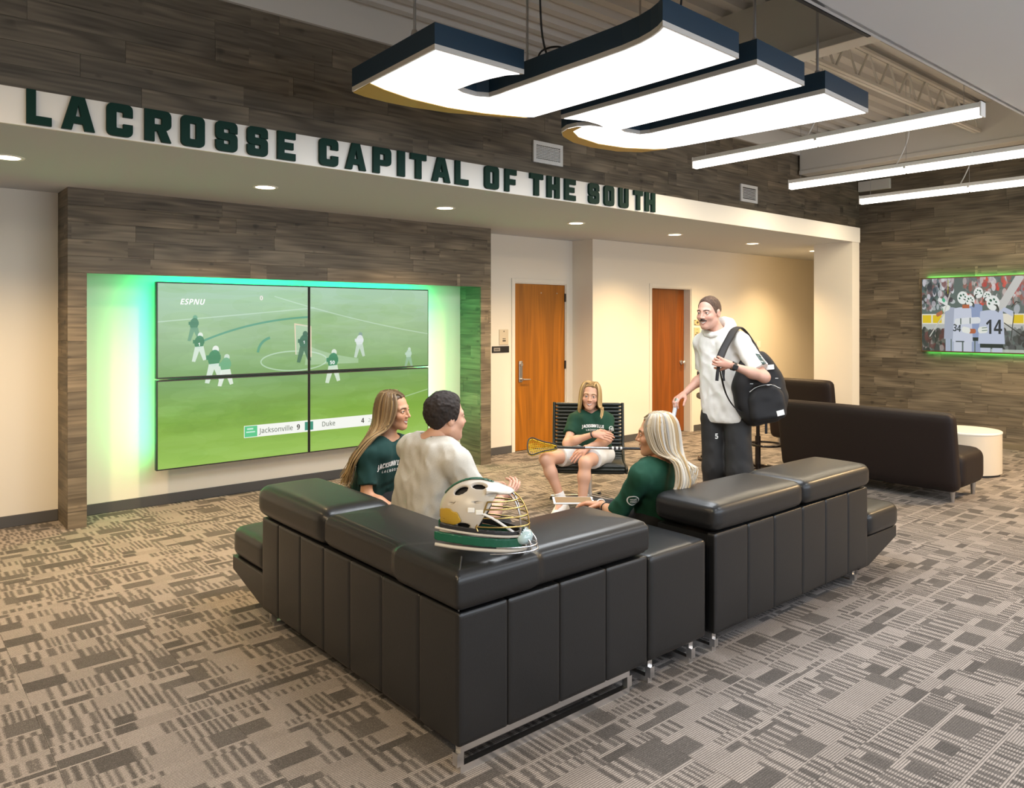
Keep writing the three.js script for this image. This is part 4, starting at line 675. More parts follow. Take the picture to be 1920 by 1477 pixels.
// hand: list of capsules in person space
function handCaps(w, dir, palm, side, curl, opt = {}) {   // w wrist, dir towards the knuckles, palm = direction the palm faces, side = +1 thumb along cross(dir, palm)
  const f = dir.clone().normalize(), n = palm.clone().addScaledVector(f, -palm.dot(f)).normalize(), t = f.clone().cross(n).multiplyScalar(side), S = opt.scale || 1, out = [];
  const at = (a, b, c) => w.clone().addScaledVector(f, a * S).addScaledVector(t, b * S).addScaledVector(n, c * S);
  const kn = [[0.088, 0.029, 0.002], [0.092, 0.009, -0.001], [0.088, -0.011, 0], [0.078, -0.030, 0.004]], len = [[0.040, 0.025, 0.020], [0.044, 0.028, 0.021], [0.041, 0.026, 0.020], [0.032, 0.020, 0.018]], rad = [0.0088, 0.009, 0.0085, 0.0075];
  out.push([at(0.0, 0.010, 0), at(0.078, 0.024, 0.002), 0.0185 * S, 0.0125 * S], [at(0, -0.006, 0), at(0.08, 0.004, 0), 0.0185 * S, 0.0125 * S], [at(0, -0.010, 0), at(0.072, -0.026, 0.004), 0.017 * S, 0.0115 * S]);
  const fingers = [];
  for (let i = 0; i < 4; i++) {
    let p = at(...kn[i]), ang = 0; const sp = (1.5 - i) * (opt.spread ?? 0.05), c = Array.isArray(curl) ? curl[i] : curl, chain = [];
    for (let s = 0; s < 3; s++) { ang += c * [0.9, 1.1, 0.8][s]; const d = f.clone().multiplyScalar(Math.cos(ang) * Math.cos(sp)).addScaledVector(n, Math.sin(ang)).addScaledVector(t, Math.sin(sp) * Math.cos(ang)); const q = p.clone().addScaledVector(d, len[i][s] * S); chain.push([p, q, rad[i] * S * (1 - 0.06 * s), rad[i] * S * (0.96 - 0.08 * s)]); p = q; }
    fingers.push(chain);
  }
  const th = opt.thumb || [0.75, 0.35, 0.35], b0 = at(0.020, 0.026, 0.006), d1 = f.clone().multiplyScalar(th[0]).addScaledVector(t, 0.65).addScaledVector(n, th[1]).normalize(), b1 = b0.clone().addScaledVector(d1, 0.042 * S), d2 = f.clone().multiplyScalar(1).addScaledVector(t, 0.15).addScaledVector(n, th[2] + 0.2).normalize(), b2 = b1.clone().addScaledVector(d2, 0.033 * S), b3 = b2.clone().addScaledVector(d2.clone().addScaledVector(n, 0.25).normalize(), 0.025 * S);
  fingers.push([[b0, b1, 0.0145 * S, 0.0115 * S], [b1, b2, 0.0108 * S, 0.0098 * S], [b2, b3, 0.0098 * S, 0.0082 * S]]);
  return { palm: out, fingers };
}
function handGeo(h, cell = 0.0034) {
  const pf = capsules(h.palm, 0.016), ff = h.fingers.map((c) => capsules(c, 0.004)), all = [...h.palm, ...h.fingers.flat()], [lo, hi] = bounds(all, 0.008);
  return meshField((x, y, z) => { let d = pf(x, y, z); for (const f of ff) d = smin(d, f(x, y, z), 0.006); return d; }, lo, hi, cell);
}
function colored(g, c) { const n = g.attributes.position.count, a = new Float32Array(n * 3); for (let i = 0; i < n; i++) a.set(c, i * 3); g.setAttribute('color', new THREE.BufferAttribute(a, 3)); return g; }
function mergeIdx(list) { for (const g of list) for (const k of Object.keys(g.attributes)) if (!['position', 'normal', 'color'].includes(k)) g.deleteAttribute(k); return mergeGeometries(list); }
// strands of long hair: tapering ribbons along guide points
function strand(pts, r0, r1, flat, c0, c1, segs = 16) {
  const cv = new THREE.CatmullRomCurve3(pts, false, 'centripetal'), P = cv.getSpacedPoints(segs), pos = [], col = [], idx = [], S = 6; let up = V(0, 1, 0.2);
  for (let i = 0; i <= segs; i++) {
    const t = P[Math.min(segs, i + 1)].clone().sub(P[Math.max(0, i - 1)]).normalize(), u = up.clone().cross(t); if (u.lengthSq() < 1e-4) u.set(1, 0, 0); u.normalize(); const v = t.clone().cross(u).normalize(), k = i / segs, r = (r0 + (r1 - r0) * Math.pow(k, 1.6)) * (0.55 + 0.45 * Math.min(1, k * 6));
    for (let s = 0; s < S; s++) { const a = s / S * Math.PI * 2, q = P[i].clone().addScaledVector(u, Math.cos(a) * r).addScaledVector(v, Math.sin(a) * r * flat); pos.push(q.x, q.y, q.z); for (let c = 0; c < 3; c++) col.push(c0[c] + (c1[c] - c0[c]) * k); }
  }
  for (let i = 0; i < segs; i++) for (let s = 0; s < S; s++) { const a = i * S + s, b = i * S + (s + 1) % S; idx.push(a, b, a + S, b, b + S, a + S); }
  const g = new THREE.BufferGeometry(); g.setAttribute('position', new THREE.Float32BufferAttribute(pos, 3)); g.setAttribute('color', new THREE.Float32BufferAttribute(col, 3)); g.setIndex(idx); g.computeVertexNormals(); return g;
}
// print on cloth: a thin patch that follows the field
function printPatch(parent, f, O, R, U, w, h, tex, alpha, nu = 26, nv = 10) {
  const Nn = R.clone().cross(U).normalize(), pos = [], uv = [], idx = [];
  for (let j = 0; j <= nv; j++) for (let i = 0; i <= nu; i++) {
    const p = O.clone().addScaledVector(R, (i / nu - 0.5) * w).addScaledVector(U, (j / nv - 0.5) * h).addScaledVector(Nn, 0.16);
    let go = 0; for (let s = 0; s < 90 && go < 0.3; s++) { const d = f(p.x, p.y, p.z); if (d < 0.0055) break; const m = Math.min(0.012, Math.max(0.0008, d * 0.8)); go += m; p.addScaledVector(Nn, -m); }
    pos.push(p.x, p.y, p.z); uv.push(i / nu, j / nv);
  }
  for (let j = 0; j < nv; j++) for (let i = 0; i < nu; i++) { const a = j * (nu + 1) + i, b = a + 1, c = a + nu + 1; idx.push(a, b, c, b, c + 1, c); }
  const g = new THREE.BufferGeometry(); g.setAttribute('position', new THREE.Float32BufferAttribute(pos, 3)); g.setAttribute('uv', new THREE.Float32BufferAttribute(uv, 2)); g.setIndex(idx); g.computeVertexNormals();
  return mesh('print', g, std({ color: tex, roughness: 0.7, alphaMap: alpha, transparent: true, alphaTest: 0.4 }), parent);
}
const textAlpha = (w, h, draw) => canvas(w, h, (c) => { c.fillStyle = '#000'; c.fillRect(0, 0, w, h); c.fillStyle = '#fff'; c.strokeStyle = '#fff'; c.textAlign = 'center'; draw(c, w, h); }, false);
const teamAlpha = textAlpha(1024, 384, (c, w) => { c.save(); c.font = 'bold 150px sans-serif'; c.translate(w / 2, 190); c.scale(0.84, 1.15); [...'JACKSONVILLE'].forEach((ch, i) => { const u = (i - 5.5) / 5.5; c.save(); c.translate(u * 540, -6 + 30 * u * u); c.fillText(ch, 0, 0); c.lineWidth = 9; c.strokeText(ch, 0, 0); c.restore(); }); c.restore(); c.font = 'bold 92px sans-serif'; c.fillText('L A C R O S S E', w / 2, 330); });
const roundAlpha = textAlpha(256, 256, (c) => { c.lineWidth = 20; c.beginPath(); c.arc(128, 128, 108, 0, 7); c.stroke(); for (let i = 0; i < 3; i++) { c.beginPath(); c.moveTo(62, 92 + i * 38); c.lineTo(196, 78 + i * 40); c.lineTo(190, 98 + i * 40); c.lineTo(70, 106 + i * 38); c.fill(); } });
const fiveAlpha = textAlpha(256, 256, (c) => { c.font = 'bold 240px sans-serif'; c.fillText('5', 128, 214); c.lineWidth = 8; c.strokeText('5', 128, 214); });
const outlineFive = textAlpha(256, 256, (c) => { c.lineWidth = 22; c.font = 'bold 240px sans-serif'; c.strokeText('5', 128, 214); });

const VIEW = -0.7048;           // the people stand in a frame turned by this angle about y
function person(label, l0, d0) {
  const wx = 0.648 * d0 + 0.7617 * l0, wz = -(0.7617 * d0 - 0.648 * l0), o = thing('person', label, 'person', [wx, 0, wz], VIEW);
  o.userData.J = undefined; delete o.userData.J; return [o, (l, y, d) => V(l - l0, y, -(d - d0))];
}
function frame(f, pitch = 0, roll = 0) { const z = f.clone().normalize(), x = V(0, 1, 0).cross(z).normalize(), y = z.clone().cross(x); const m = new THREE.Matrix4().makeBasis(x, y, z); return m.multiply(new THREE.Matrix4().makeRotationX(pitch)).multiply(new THREE.Matrix4().makeRotationZ(roll)); }
// one continuous body: torso, limbs, neck, head and hands joined
function buildBody(P, s) {
  const bw = s.build || 1, caps = [], c = (a, b, ra, rb) => caps.push([a, b, ra, rb]), J = s.j;
  const mid = (a, b, t = 0.5) => a.clone().lerp(b, t);
  const hipC = mid(J.hipL, J.hipR), shC = mid(J.shL, J.shR);
  for (const q of ['L', 'R']) {
    const sh = J['sh' + q], el = J['el' + q], wr = J['wr' + q], hp = J['hip' + q], kn = J['kn' + q], an = J['an' + q], to = J['toe' + q];
    c(sh, el, 0.048 * bw, 0.037 * bw); c(el, mid(el, wr, 0.35), 0.038 * bw, 0.038 * bw); c(mid(el, wr, 0.35), wr, 0.038 * bw, 0.0235 * bw);
    c(mid(shC, sh, 0.45), mid(hipC, hp, 0.85), 0.088 * bw, 0.088 * bw); c(J.neck, sh, 0.052 * bw, 0.048 * bw);
    c(hp, kn, 0.080 * bw, 0.055 * bw); c(kn, mid(kn, an, 0.32), 0.052 * bw, 0.054 * bw); c(mid(kn, an, 0.32), an, 0.054 * bw, 0.034 * bw); c(an, to, 0.034 * bw, 0.026 * bw);
  }
  c(hipC, mid(hipC, shC, 0.5), 0.10 * bw, 0.088 * bw);
  const hf = s.head, HM = frame(s.face, s.pitch || 0, s.roll || 0); HM.setPosition(hf); const inv = HM.clone().invert(), e = inv.elements;
  const base = V(0, -0.05, -0.02).applyMatrix4(HM);
  c(J.neck, base, 0.058 * (s.neckW || bw), 0.052 * (s.neckW || bw));
  const f = capsules(caps, 0.035), [lo, hi] = bounds(caps, 0.03), g1 = colored(meshField(f, lo, hi, 0.012), s.skin);
  // head on a finer grid, joined to the neck
  const nk = capsules([[J.neck, base, 0.056 * (s.neckW || bw), 0.050 * (s.neckW || bw)]], 0), HF = headField(s), hs = s.headScale || 1;
  const hl = [hf.x - 0.15, hf.y - 0.17, hf.z - 0.15], hh = [hf.x + 0.15, hf.y + 0.15, hf.z + 0.15];
  const toL = (x, y, z) => [(e[0] * x + e[4] * y + e[8] * z + e[12]) / hs, (e[1] * x + e[5] * y + e[9] * z + e[13]) / hs, (e[2] * x + e[6] * y + e[10] * z + e[14]) / hs];
  const HFw = (x, y, z) => { const q = toL(x, y, z); return smin(HF(q[0], q[1], q[2]) * hs, nk(x, y, z), 0.028); };
  const g2 = meshField(HFw, hl, hh, 0.0031), pp = g2.attributes.position, cc = new Float32Array(pp.count * 3), out = [0, 0, 0];
  for (let i = 0; i < pp.count; i++) { const q = toL(pp.getX(i), pp.getY(i), pp.getZ(i)); headColor(s, q[0], q[1], q[2], out); cc.set(out, i * 3); }
  g2.setAttribute('color', new THREE.BufferAttribute(cc, 3));
  const hands = (s.hands || []).map((h) => colored(handGeo(h), s.skin.map((v, i) => v * [1.02, 0.95, 0.95][i])));
  const body = mesh('body', mergeIdx([g1, g2, ...hands]), vcol(0.5), P);
  for (const sg of [-1, 1]) { const m = mesh('eye', eyeGeo, M.eye, P); m.applyMatrix4(new THREE.Matrix4().makeTranslation(sg * 0.0318 * hs, 0.0045 * hs, 0.0722 * hs).premultiply(HM)); }
  return { body, HM, toL, hs, HFw };
}
// closely cut hair
function shortHair(P, b, col, thick, rough, line) {
  const f = (x, y, z) => { const q = b.toL(x, y, z), n = grid3(q[0] * 95, q[1] * 95, q[2] * 95) * rough + grid3(q[0] * 40, q[1] * 40 + 3, q[2] * 40) * rough * 1.4; const d = ell(q[0], q[1], q[2], [0, 0.034, -0.013], [0.0755 + thick, 0.0895 + thick * 1.15, 0.0955 + thick]) + n; const hl = -0.088 + 0.072 * ss(-0.065, -0.03, q[2]) + (line + 0.012) * ss(0.012, 0.072, q[2]); return smax(d, (hl - q[1]) * 0.9, 0.008) * b.hs; };
  const c = V().setFromMatrixPosition(b.HM), g = meshField(f, [c.x - 0.15, c.y - 0.15, c.z - 0.15], [c.x + 0.15, c.y + 0.17, c.z + 0.15], 0.0042);
  const p = g.attributes.position, cc = new Float32Array(p.count * 3); for (let i = 0; i < p.count; i++) { const k = 1 + 1.1 * grid3(p.getX(i) * 160, p.getY(i) * 70, p.getZ(i) * 160); cc.set(col.map((v) => v * k), i * 3); } g.setAttribute('color', new THREE.BufferAttribute(cc, 3));
  return mesh('hair', g, vcol(0.8), P);
}
// long hair: cap on the skull and falling locks; drop(phi, k) gives the lower guide points of a lock
function longHair(P, b, n, tones, part, drop, back = 2.75, front = 0.9) {
  const list = [], C = b.HM;
  const pick = () => tones[Math.floor(rnd() * tones.length)];
  for (let i = 0; i < n; i++) {
    const sgn = i % 2 ? 1 : -1, u = (Math.floor(i / 2) + rnd()) / (n / 2), phi = sgn * (front + (back + 0.35 - front) * u), lay = rnd(), off = 0.006 + 0.014 * lay;
    const rx = 0.0755 + off, ry = 0.091 + off, rz = 0.096 + off, root = V(part + sgn * 0.004, 0, 0.064 - 0.14 * u); root.y = 0.034 + ry * Math.sqrt(Math.max(0, 1 - (root.x / rx) ** 2 - ((root.z + 0.013) / rz) ** 2)) - 0.016;
    const pts = [root]; for (const el of [0.95, 0.5, 0.05]) pts.push(V(Math.sin(phi) * rx * Math.cos(el), 0.034 + ry * Math.sin(el), -0.013 + Math.cos(phi) * rz * Math.cos(el)));
    const w = pts.map((p) => p.multiplyScalar(b.hs).applyMatrix4(C)); const lower = drop(phi, lay, V(Math.sin(phi) * (rx + 0.004), -0.055, -0.013 + Math.cos(phi) * (rz + 0.004)).multiplyScalar(b.hs).applyMatrix4(C)); if (!lower) continue;
    const t0 = pick(), k = 0.75 + 0.5 * rnd(); list.push(strand([...w, ...lower], rr(0.007, 0.012), rr(0.0008, 0.002), 0.55, t0[0].map((v) => v * k), t0[1].map((v) => v * k), 22));
  }
  // scalp cap under the locks
  const f = (x, y, z) => { const q = b.toL(x, y, z), d = ell(q[0], q[1], q[2], [0, 0.034, -0.014], [0.083, 0.097, 0.103]); const hl = -0.08 + 0.055 * ss(-0.05, 0, q[2]) + 0.115 * ss(0.0, 0.06, q[2]); return smax(d, (hl - q[1]) * 0.9, 0.008) * b.hs; };
  const c = V().setFromMatrixPosition(b.HM), cap = meshField(f, [c.x - 0.15, c.y - 0.15, c.z - 0.15], [c.x + 0.15, c.y + 0.17, c.z + 0.15], 0.0055); colored(cap, tones[0][0].map((v) => v * 0.8));
  return mesh('hair', mergeIdx([cap, ...list]), vcol(0.42), P);
}
// T-shirt: torso and sleeves around the same joints
function shirtField(s, o = {}) {
  const J = s.j, bw = (s.build || 1), caps = [], mid = (a, b, t = 0.5) => a.clone().lerp(b, t), hipC = mid(J.hipL, J.hipR), shC = mid(J.shL, J.shR), g = o.loose ?? 0.016, sl = o.sleeve ?? 0.62;
  for (const q of ['L', 'R']) { const sh = J['sh' + q], el = J['el' + q], hp = J['hip' + q];
    caps.push([sh, mid(sh, el, sl), 0.050 * bw + g, 0.052 * bw + g * 1.2, true], [mid(shC, sh, 0.45), mid(hipC, hp, 0.85).lerp(shC, -(o.hem ?? 0.0)), 0.090 * bw + g, 0.092 * bw + g * 1.3], [mid(J.neck, sh, 0.30), sh, 0.045 * bw + g * 0.7, 0.052 * bw + g]); }
  caps.push([hipC, mid(hipC, shC, 0.5), 0.102 * bw + g, 0.094 * bw + g], [J.neck.clone().lerp(shC, 0.25), mid(shC, hipC, 0.35), 0.066 * bw + g * 0.6, 0.09 * bw + g]);
  const f = capsules(caps, 0.04), a = o.fold ?? 0.014, ax = shC.clone().sub(hipC).normalize(), nd = s.head.clone().sub(J.neck).normalize(), nk = J.neck.clone().addScaledVector(nd, 0.05);
  const hemP = hipC.clone().addScaledVector(ax, o.hemAt ?? -0.06);
  const F = (x, y, z) => { let d = f(x, y, z); if (d > 0.05) return d; d += a * (grid3(x * 13 + 1, y * 9, z * 13) + 0.6 * grid3(x * 30, y * 16, z * 30) + 0.9 * Math.abs(grid3(x * 16 + y * 9, y * 12 - x * 7, z * 16 + 5))); d = smax(d, -(Math.hypot(x - nk.x, y - nk.y, z - nk.z) - (o.neck ?? 0.068)), 0.008); return smax(d, (hemP.x - x) * ax.x + (hemP.y - y) * ax.y + (hemP.z - z) * ax.z, 0.01); };
  return { f: F, b: bounds(caps, 0.03) };
}
function cloth(P, name, sf, mat, cell = 0.0105) { return mesh(name, boxUV(meshField(sf.f, sf.b[0], sf.b[1], cell), 1), mat, P); }
const clothBump = dataTex(256, 256, (x, y) => { const k = 128 + 60 * Math.sin(x * Math.PI / 4) * Math.sin(y * Math.PI / 4) + 60 * (rnd() - 0.5); return [k, k, k]; }, false); clothBump.repeat.set(9, 9);
const fabric = (r, g, b, rough = 0.85) => std({ color: lin(r, g, b), roughness: rough, bumpMap: clothBump, bumpScale: 0.0006 });
function legsField(s, o) {       // trousers or shorts: to = share of the leg covered
  const J = s.j, bw = s.build || 1, g = o.loose, caps = [], mid = (a, b, t) => a.clone().lerp(b, t), hipC = mid(J.hipL, J.hipR, 0.5);
  for (const q of ['L', 'R']) { const hp = J['hip' + q], kn = J['kn' + q], an = J['an' + q];
    if (o.to <= 1) caps.push([hp, mid(hp, kn, o.to), 0.085 * bw + g, 0.076 * bw + g * 1.6, true]); else { const e = o.baggy || 0; caps.push([hp.clone().lerp(kn, e ? 0.12 : 0), kn, 0.085 * bw + g + e * 0.4, 0.062 * bw + g * 1.3 + e], [kn, mid(kn, an, o.to - 1), 0.062 * bw + g * 1.3 + e, 0.052 * bw + g * 1.6 + e, true]); } }
  caps.push([J.hipL, J.hipR, 0.098 * bw + g, 0.098 * bw + g]); if (o.waist) caps.push([hipC, hipC.clone().add(V(0, o.waist, 0)), 0.1 * bw + g, 0.1 * bw + g]);
  const f = capsules(caps, 0.03), a = o.fold ?? 0.008; return { f: (x, y, z) => { const d = f(x, y, z); return d > 0.05 ? d : d + a * (grid3(x * 14, y * 7, z * 14) + 0.5 * grid3(x * 30, y * 20, z * 30)); }, b: bounds(caps, 0.03) };
}
function shoe(P, an, toe, col, name = 'shoe', sole = [0.8, 0.8, 0.78]) {
  const dir = toe.clone().sub(an).setY(0).normalize(), heel = an.clone().addScaledVector(dir, -0.045).setY(0.045), tip = an.clone().addScaledVector(dir, 0.165).setY(0.038), up = an.clone().addScaledVector(dir, 0.01).setY(0.085);
  const f = capsules([[heel, tip, 0.043, 0.036], [up, an.clone().addScaledVector(dir, 0.09).setY(0.05), 0.042, 0.042], [heel, up, 0.042, 0.043]], 0.03), ps = [[heel, tip, 0.05, 0.05], [up, up, 0.06, 0.06]], [lo, hi] = bounds(ps, 0.02);
  const sf = (x, y, z) => smax(smax(f(x, y, z), 0.022 - y, 0.004), y - 0.105, 0.01);
  const sh = mesh(name, meshField(sf, lo, hi, 0.006), std({ color: lin(...col), roughness: 0.7 }), P);
  mesh('sole', meshField((x, y, z) => smax(smax(f(x, Math.max(y, 0.035), z) - 0.004, y - 0.026, 0.004), 0.001 - y, 0.002), [lo[0], -0.012, lo[2]], hi, 0.006), std({ color: lin(...sole), roughness: 0.6 }), sh);
  return sh;
}
// ---------------------------------------------------------------- the five people
const GREEN_TEE = fabric(0.0035, 0.046, 0.024), PALE = lin(0.78, 0.78, 0.76), TAN = [0.58, 0.30, 0.175], FAIR = [0.63, 0.36, 0.25];
const goldTones = [[[0.30, 0.19, 0.075], [0.50, 0.33, 0.14]], [[0.22, 0.13, 0.05], [0.42, 0.27, 0.11]], [[0.42, 0.29, 0.13], [0.60, 0.42, 0.2]]];
// --- woman with long two-toned hair on the far end of the corner sofa
{
  const [P, j] = person('seated woman with very long brown-blonde hair in a dark green T-shirt, before the video wall', -0.86, 4.78);
  const J = { shR: j(-0.885, 0.83, 4.64), shL: j(-0.665, 0.835, 4.88), elR: j(-0.878, 0.575, 4.60), elL: j(-0.60, 0.60, 4.95), wrR: j(-0.665, 0.505, 4.55), wrL: j(-0.52, 0.53, 4.78), neck: j(-0.785, 0.872, 4.79), hipR: j(-0.955, 0.53, 4.76), hipL: j(-0.86, 0.53, 4.90), knR: j(-0.62, 0.475, 4.95), knL: j(-0.55, 0.475, 5.12), anR: j(-0.52, 0.09, 5.02), anL: j(-0.46, 0.09, 5.18), toeR: j(-0.42, 0.05, 5.10), toeL: j(-0.36, 0.05, 5.26) };
  const s = { j: J, build: 0.92, skin: TAN, lip: [0.44, 0.15, 0.12], brow: [0.09, 0.045, 0.02], head: j(-0.738, 1.078, 4.78), face: V(0.93, 0.0, 0.36), pitch: 0.04, roll: 0.06, jaw: 0.94, neckW: 0.82 };
  s.hands = [handCaps(J.wrR, j(-0.60, 0.49, 4.60).sub(J.wrR), V(0, -1, 0), 1, 0.35), handCaps(J.wrL, j(-0.56, 0.50, 4.72).sub(J.wrL), V(0, -1, 0), -1, 0.4)];
  const b = buildBody(P, s), sf = shirtField(s, { loose: 0.012, sleeve: 0.72 }), sh = cloth(P, 'shirt', sf, fabric(0.003, 0.040, 0.036));
  const fr = V(0.60, -0.06, 0.80).normalize(), R = V(0, 1, 0).cross(fr).normalize(), U = fr.clone().cross(R); printPatch(sh, sf.f, j(-0.755, 0.745, 4.72), R, U, 0.235, 0.095, PALE, teamAlpha);
  cloth(P, 'trousers', legsField(s, { to: 1.85, loose: 0.012 }), fabric(0.012, 0.012, 0.014)); shoe(P, J.anR, J.toeR, [0.7, 0.7, 0.68]); shoe(P, J.anL, J.toeL, [0.7, 0.7, 0.68]);
  const tones = [[[0.12, 0.068, 0.03], [0.42, 0.28, 0.13]], [[0.09, 0.05, 0.022], [0.22, 0.14, 0.065]], [[0.24, 0.15, 0.065], [0.56, 0.40, 0.20]], [[0.10, 0.055, 0.025], [0.34, 0.23, 0.11]]];
  longHair(P, b, 250, tones, -0.012, (phi, lay, ear) => {
    const toCam = phi < 0 ? 1 : 0, w = Math.min(1, Math.abs(phi) / 3.1), x = ear.x, e = rr(-0.02, 0.02), e2 = rr(-0.025, 0.025);
    if (phi > 0.2 && phi < 1.5) return null;
    const mid1 = j(-0.835 - 0.05 * w + e, 0.925, 4.60 + 0.12 * w - 0.04 * lay), mid2 = j(-0.93 - 0.045 * w + e, 0.80, 4.54 + 0.14 * w - 0.03 * lay), end = j(-0.985 - 0.055 * w + e2 + 0.03 * (1 - w), 0.635 + 0.07 * rnd(), 4.555 + 0.13 * w - 0.03 * lay);
    return [ear.clone().lerp(mid1, 0.25), mid1, mid2, end.clone().lerp(mid2, 0.4), end];
  });
}
// --- man in the grey T-shirt, back to the camera
{
  const [P, j] = person('seated man with short dark hair in a pale grey T-shirt, seen from behind', -0.45, 4.05);
  const J = { shR: j(-0.285, 0.925, 3.88), shL: j(-0.555, 0.945, 4.16), elR: j(-0.115, 0.66, 3.82), elL: j(-0.33, 0.70, 4.32), wrR: j(-0.062, 0.695, 4.06), wrL: j(-0.115, 0.735, 4.20), neck: j(-0.432, 0.985, 4.03), hipR: j(-0.44, 0.54, 3.95), hipL: j(-0.55, 0.54, 4.12), knR: j(-0.08, 0.48, 4.20), knL: j(-0.20, 0.48, 4.38), anR: j(-0.02, 0.09, 4.26), anL: j(-0.13, 0.09, 4.43), toeR: j(0.09, 0.05, 4.35), toeL: j(-0.02, 0.05, 4.52) };
  const s = { j: J, build: 1.09, skin: FAIR, lip: [0.45, 0.14, 0.12], brow: [0.03, 0.018, 0.012], head: j(-0.352, 1.128, 4.05), face: V(0.84, 0.02, -0.54), pitch: 0.03, jaw: 1.08, neckW: 1.02, headScale: 1.06, smile: 0 };
  s.hands = [handCaps(J.wrR, j(0.0, 0.735, 4.10).sub(J.wrR), V(-0.3, 0.5, -0.8), -1, [0.25, 0.45, 0.6, 0.7], { thumb: [0.8, 0.2, 0.1] }), handCaps(J.wrL, j(0.0, 0.725, 4.14).sub(J.wrL), V(0.1, -0.2, 1), 1, [0.3, 0.5, 0.6, 0.7])];
  const b = buildBody(P, s), sf = shirtField(s, { loose: 0.018, sleeve: 0.78, fold: 0.020, neck: 0.074 });
  const heather = dataTex(256, 256, () => { const k = 205 + 36 * (rnd() - 0.5); return [k, k * 0.985, k * 0.955]; }); heather.repeat.set(6, 6);
  cloth(P, 'shirt', sf, std({ map: heather, color: lin(0.88, 0.87, 0.84), roughness: 0.9, bumpMap: clothBump, bumpScale: 0.0006 }));
  cloth(P, 'trousers', legsField(s, { to: 1.9, loose: 0.016 }), fabric(0.02, 0.02, 0.022)); shoe(P, J.anR, J.toeR, [0.05, 0.05, 0.05]); shoe(P, J.anL, J.toeL, [0.05, 0.05, 0.05]);
  shortHair(P, b, [0.017, 0.010, 0.0075], 0.012, 0.0055, 0.112);
}
// --- woman with the lacrosse stick in the swivel chair
{
  const [P, j] = person('seated woman in a green T-shirt and white shorts with a stick across her lap', 0.70, 6.7);
  const J = { shR: j(0.562, 0.762, 6.77), shL: j(0.845, 0.762, 6.74), elR: j(0.478, 0.575, 6.62), elL: j(0.83, 0.60, 6.64), wrR: j(0.70, 0.672, 6.50), wrL: j(0.632, 0.562, 6.46), neck: j(0.702, 0.80, 6.80), hipR: j(0.625, 0.462, 6.74), hipL: j(0.80, 0.462, 6.72), knR: j(0.282, 0.475, 6.42), knL: j(0.606, 0.465, 6.31), anR: j(0.42, 0.125, 6.42), anL: j(0.575, 0.105, 6.28), toeR: j(0.36, 0.05, 6.29), toeL: j(0.54, 0.05, 6.14) };
  const s = { j: J, build: 0.93, skin: FAIR, lip: [0.48, 0.17, 0.14], brow: [0.20, 0.11, 0.045], head: j(0.692, 0.972, 6.74), face: V(-0.14, -0.02, 0.98), roll: -0.08, jaw: 0.96, neckW: 0.82 };
  s.hands = [handCaps(J.wrR, j(0.80, 0.66, 6.49).sub(J.wrR), V(0.15, -0.55, -0.8), 1, 0.28, { thumb: [0.8, 0.2, 0.2] }), handCaps(J.wrL, j(0.545, 0.50, 6.40).sub(J.wrL), V(0.1, -0.6, -0.7), -1, 0.22)];
  const b = buildBody(P, s), sf = shirtField(s, { loose: 0.011, sleeve: 0.62, hemAt: -0.02 }), sh = cloth(P, 'shirt', sf, GREEN_TEE);
  printPatch(sh, sf.f, j(0.70, 0.718, 6.6), V(0.99, 0, 0.1).normalize(), V(0, 0.97, -0.2).normalize(), 0.20, 0.078, PALE, teamAlpha);
  printPatch(sh, sf.f, j(0.865, 0.695, 6.64), V(0.90, 0.1, -0.43).normalize(), V(-0.05, 0.98, 0.05).normalize(), 0.055, 0.055, PALE, roundAlpha, 10, 10);
  cloth(P, 'shorts', legsField(s, { to: 0.62, loose: 0.010, waist: 0.05 }), fabric(0.72, 0.72, 0.71), 0.009);
  for (const q of ['R', 'L']) { const an = J['an' + q], kn = J['kn' + q], dir = kn.clone().sub(an).normalize(), top = an.clone().addScaledVector(dir, 0.075), caps = [[an.clone().addScaledVector(dir, -0.03), top, 0.044, 0.042, true]]; mesh('sock', meshField(capsules(caps, 0), ...bounds(caps, 0.02), 0.006), fabric(0.8, 0.8, 0.8), P); shoe(P, an, J['toe' + q], [0.74, 0.72, 0.70]); }
  const lw = J.wrR.clone().lerp(J.elR, 0.06), wd = J.elR.clone().sub(J.wrR).normalize(); mesh('wristband', new THREE.TorusGeometry(0.027, 0.006, 8, 24).applyQuaternion(new THREE.Quaternion().setFromUnitVectors(V(0, 0, 1), wd)).translate(lw.x, lw.y, lw.z), M.blackPlastic, P);
  longHair(P, b, 170, goldTones, 0.022, (phi, lay, ear) => {
    const e = rr(-0.008, 0.008), sd = Math.sign(phi), w = Math.abs(phi) / 3.1;
    if (sd > 0 && w < 0.62) { const end = j(0.765 + 0.03 * w + e, 0.765 + 0.03 * rnd(), 6.635 + 0.06 * w); return [ear.clone().add(V(0.006, -0.03, 0.004)), end.clone().add(V(0.012, 0.085, -0.02)), end]; }
    const end = ear.clone().add(V(sd * 0.008 + e, -0.10 - 0.04 * rnd(), -0.022 * (1 - w))); return [ear.clone().add(V(sd * 0.004, -0.04, 0)), end];
  });
}
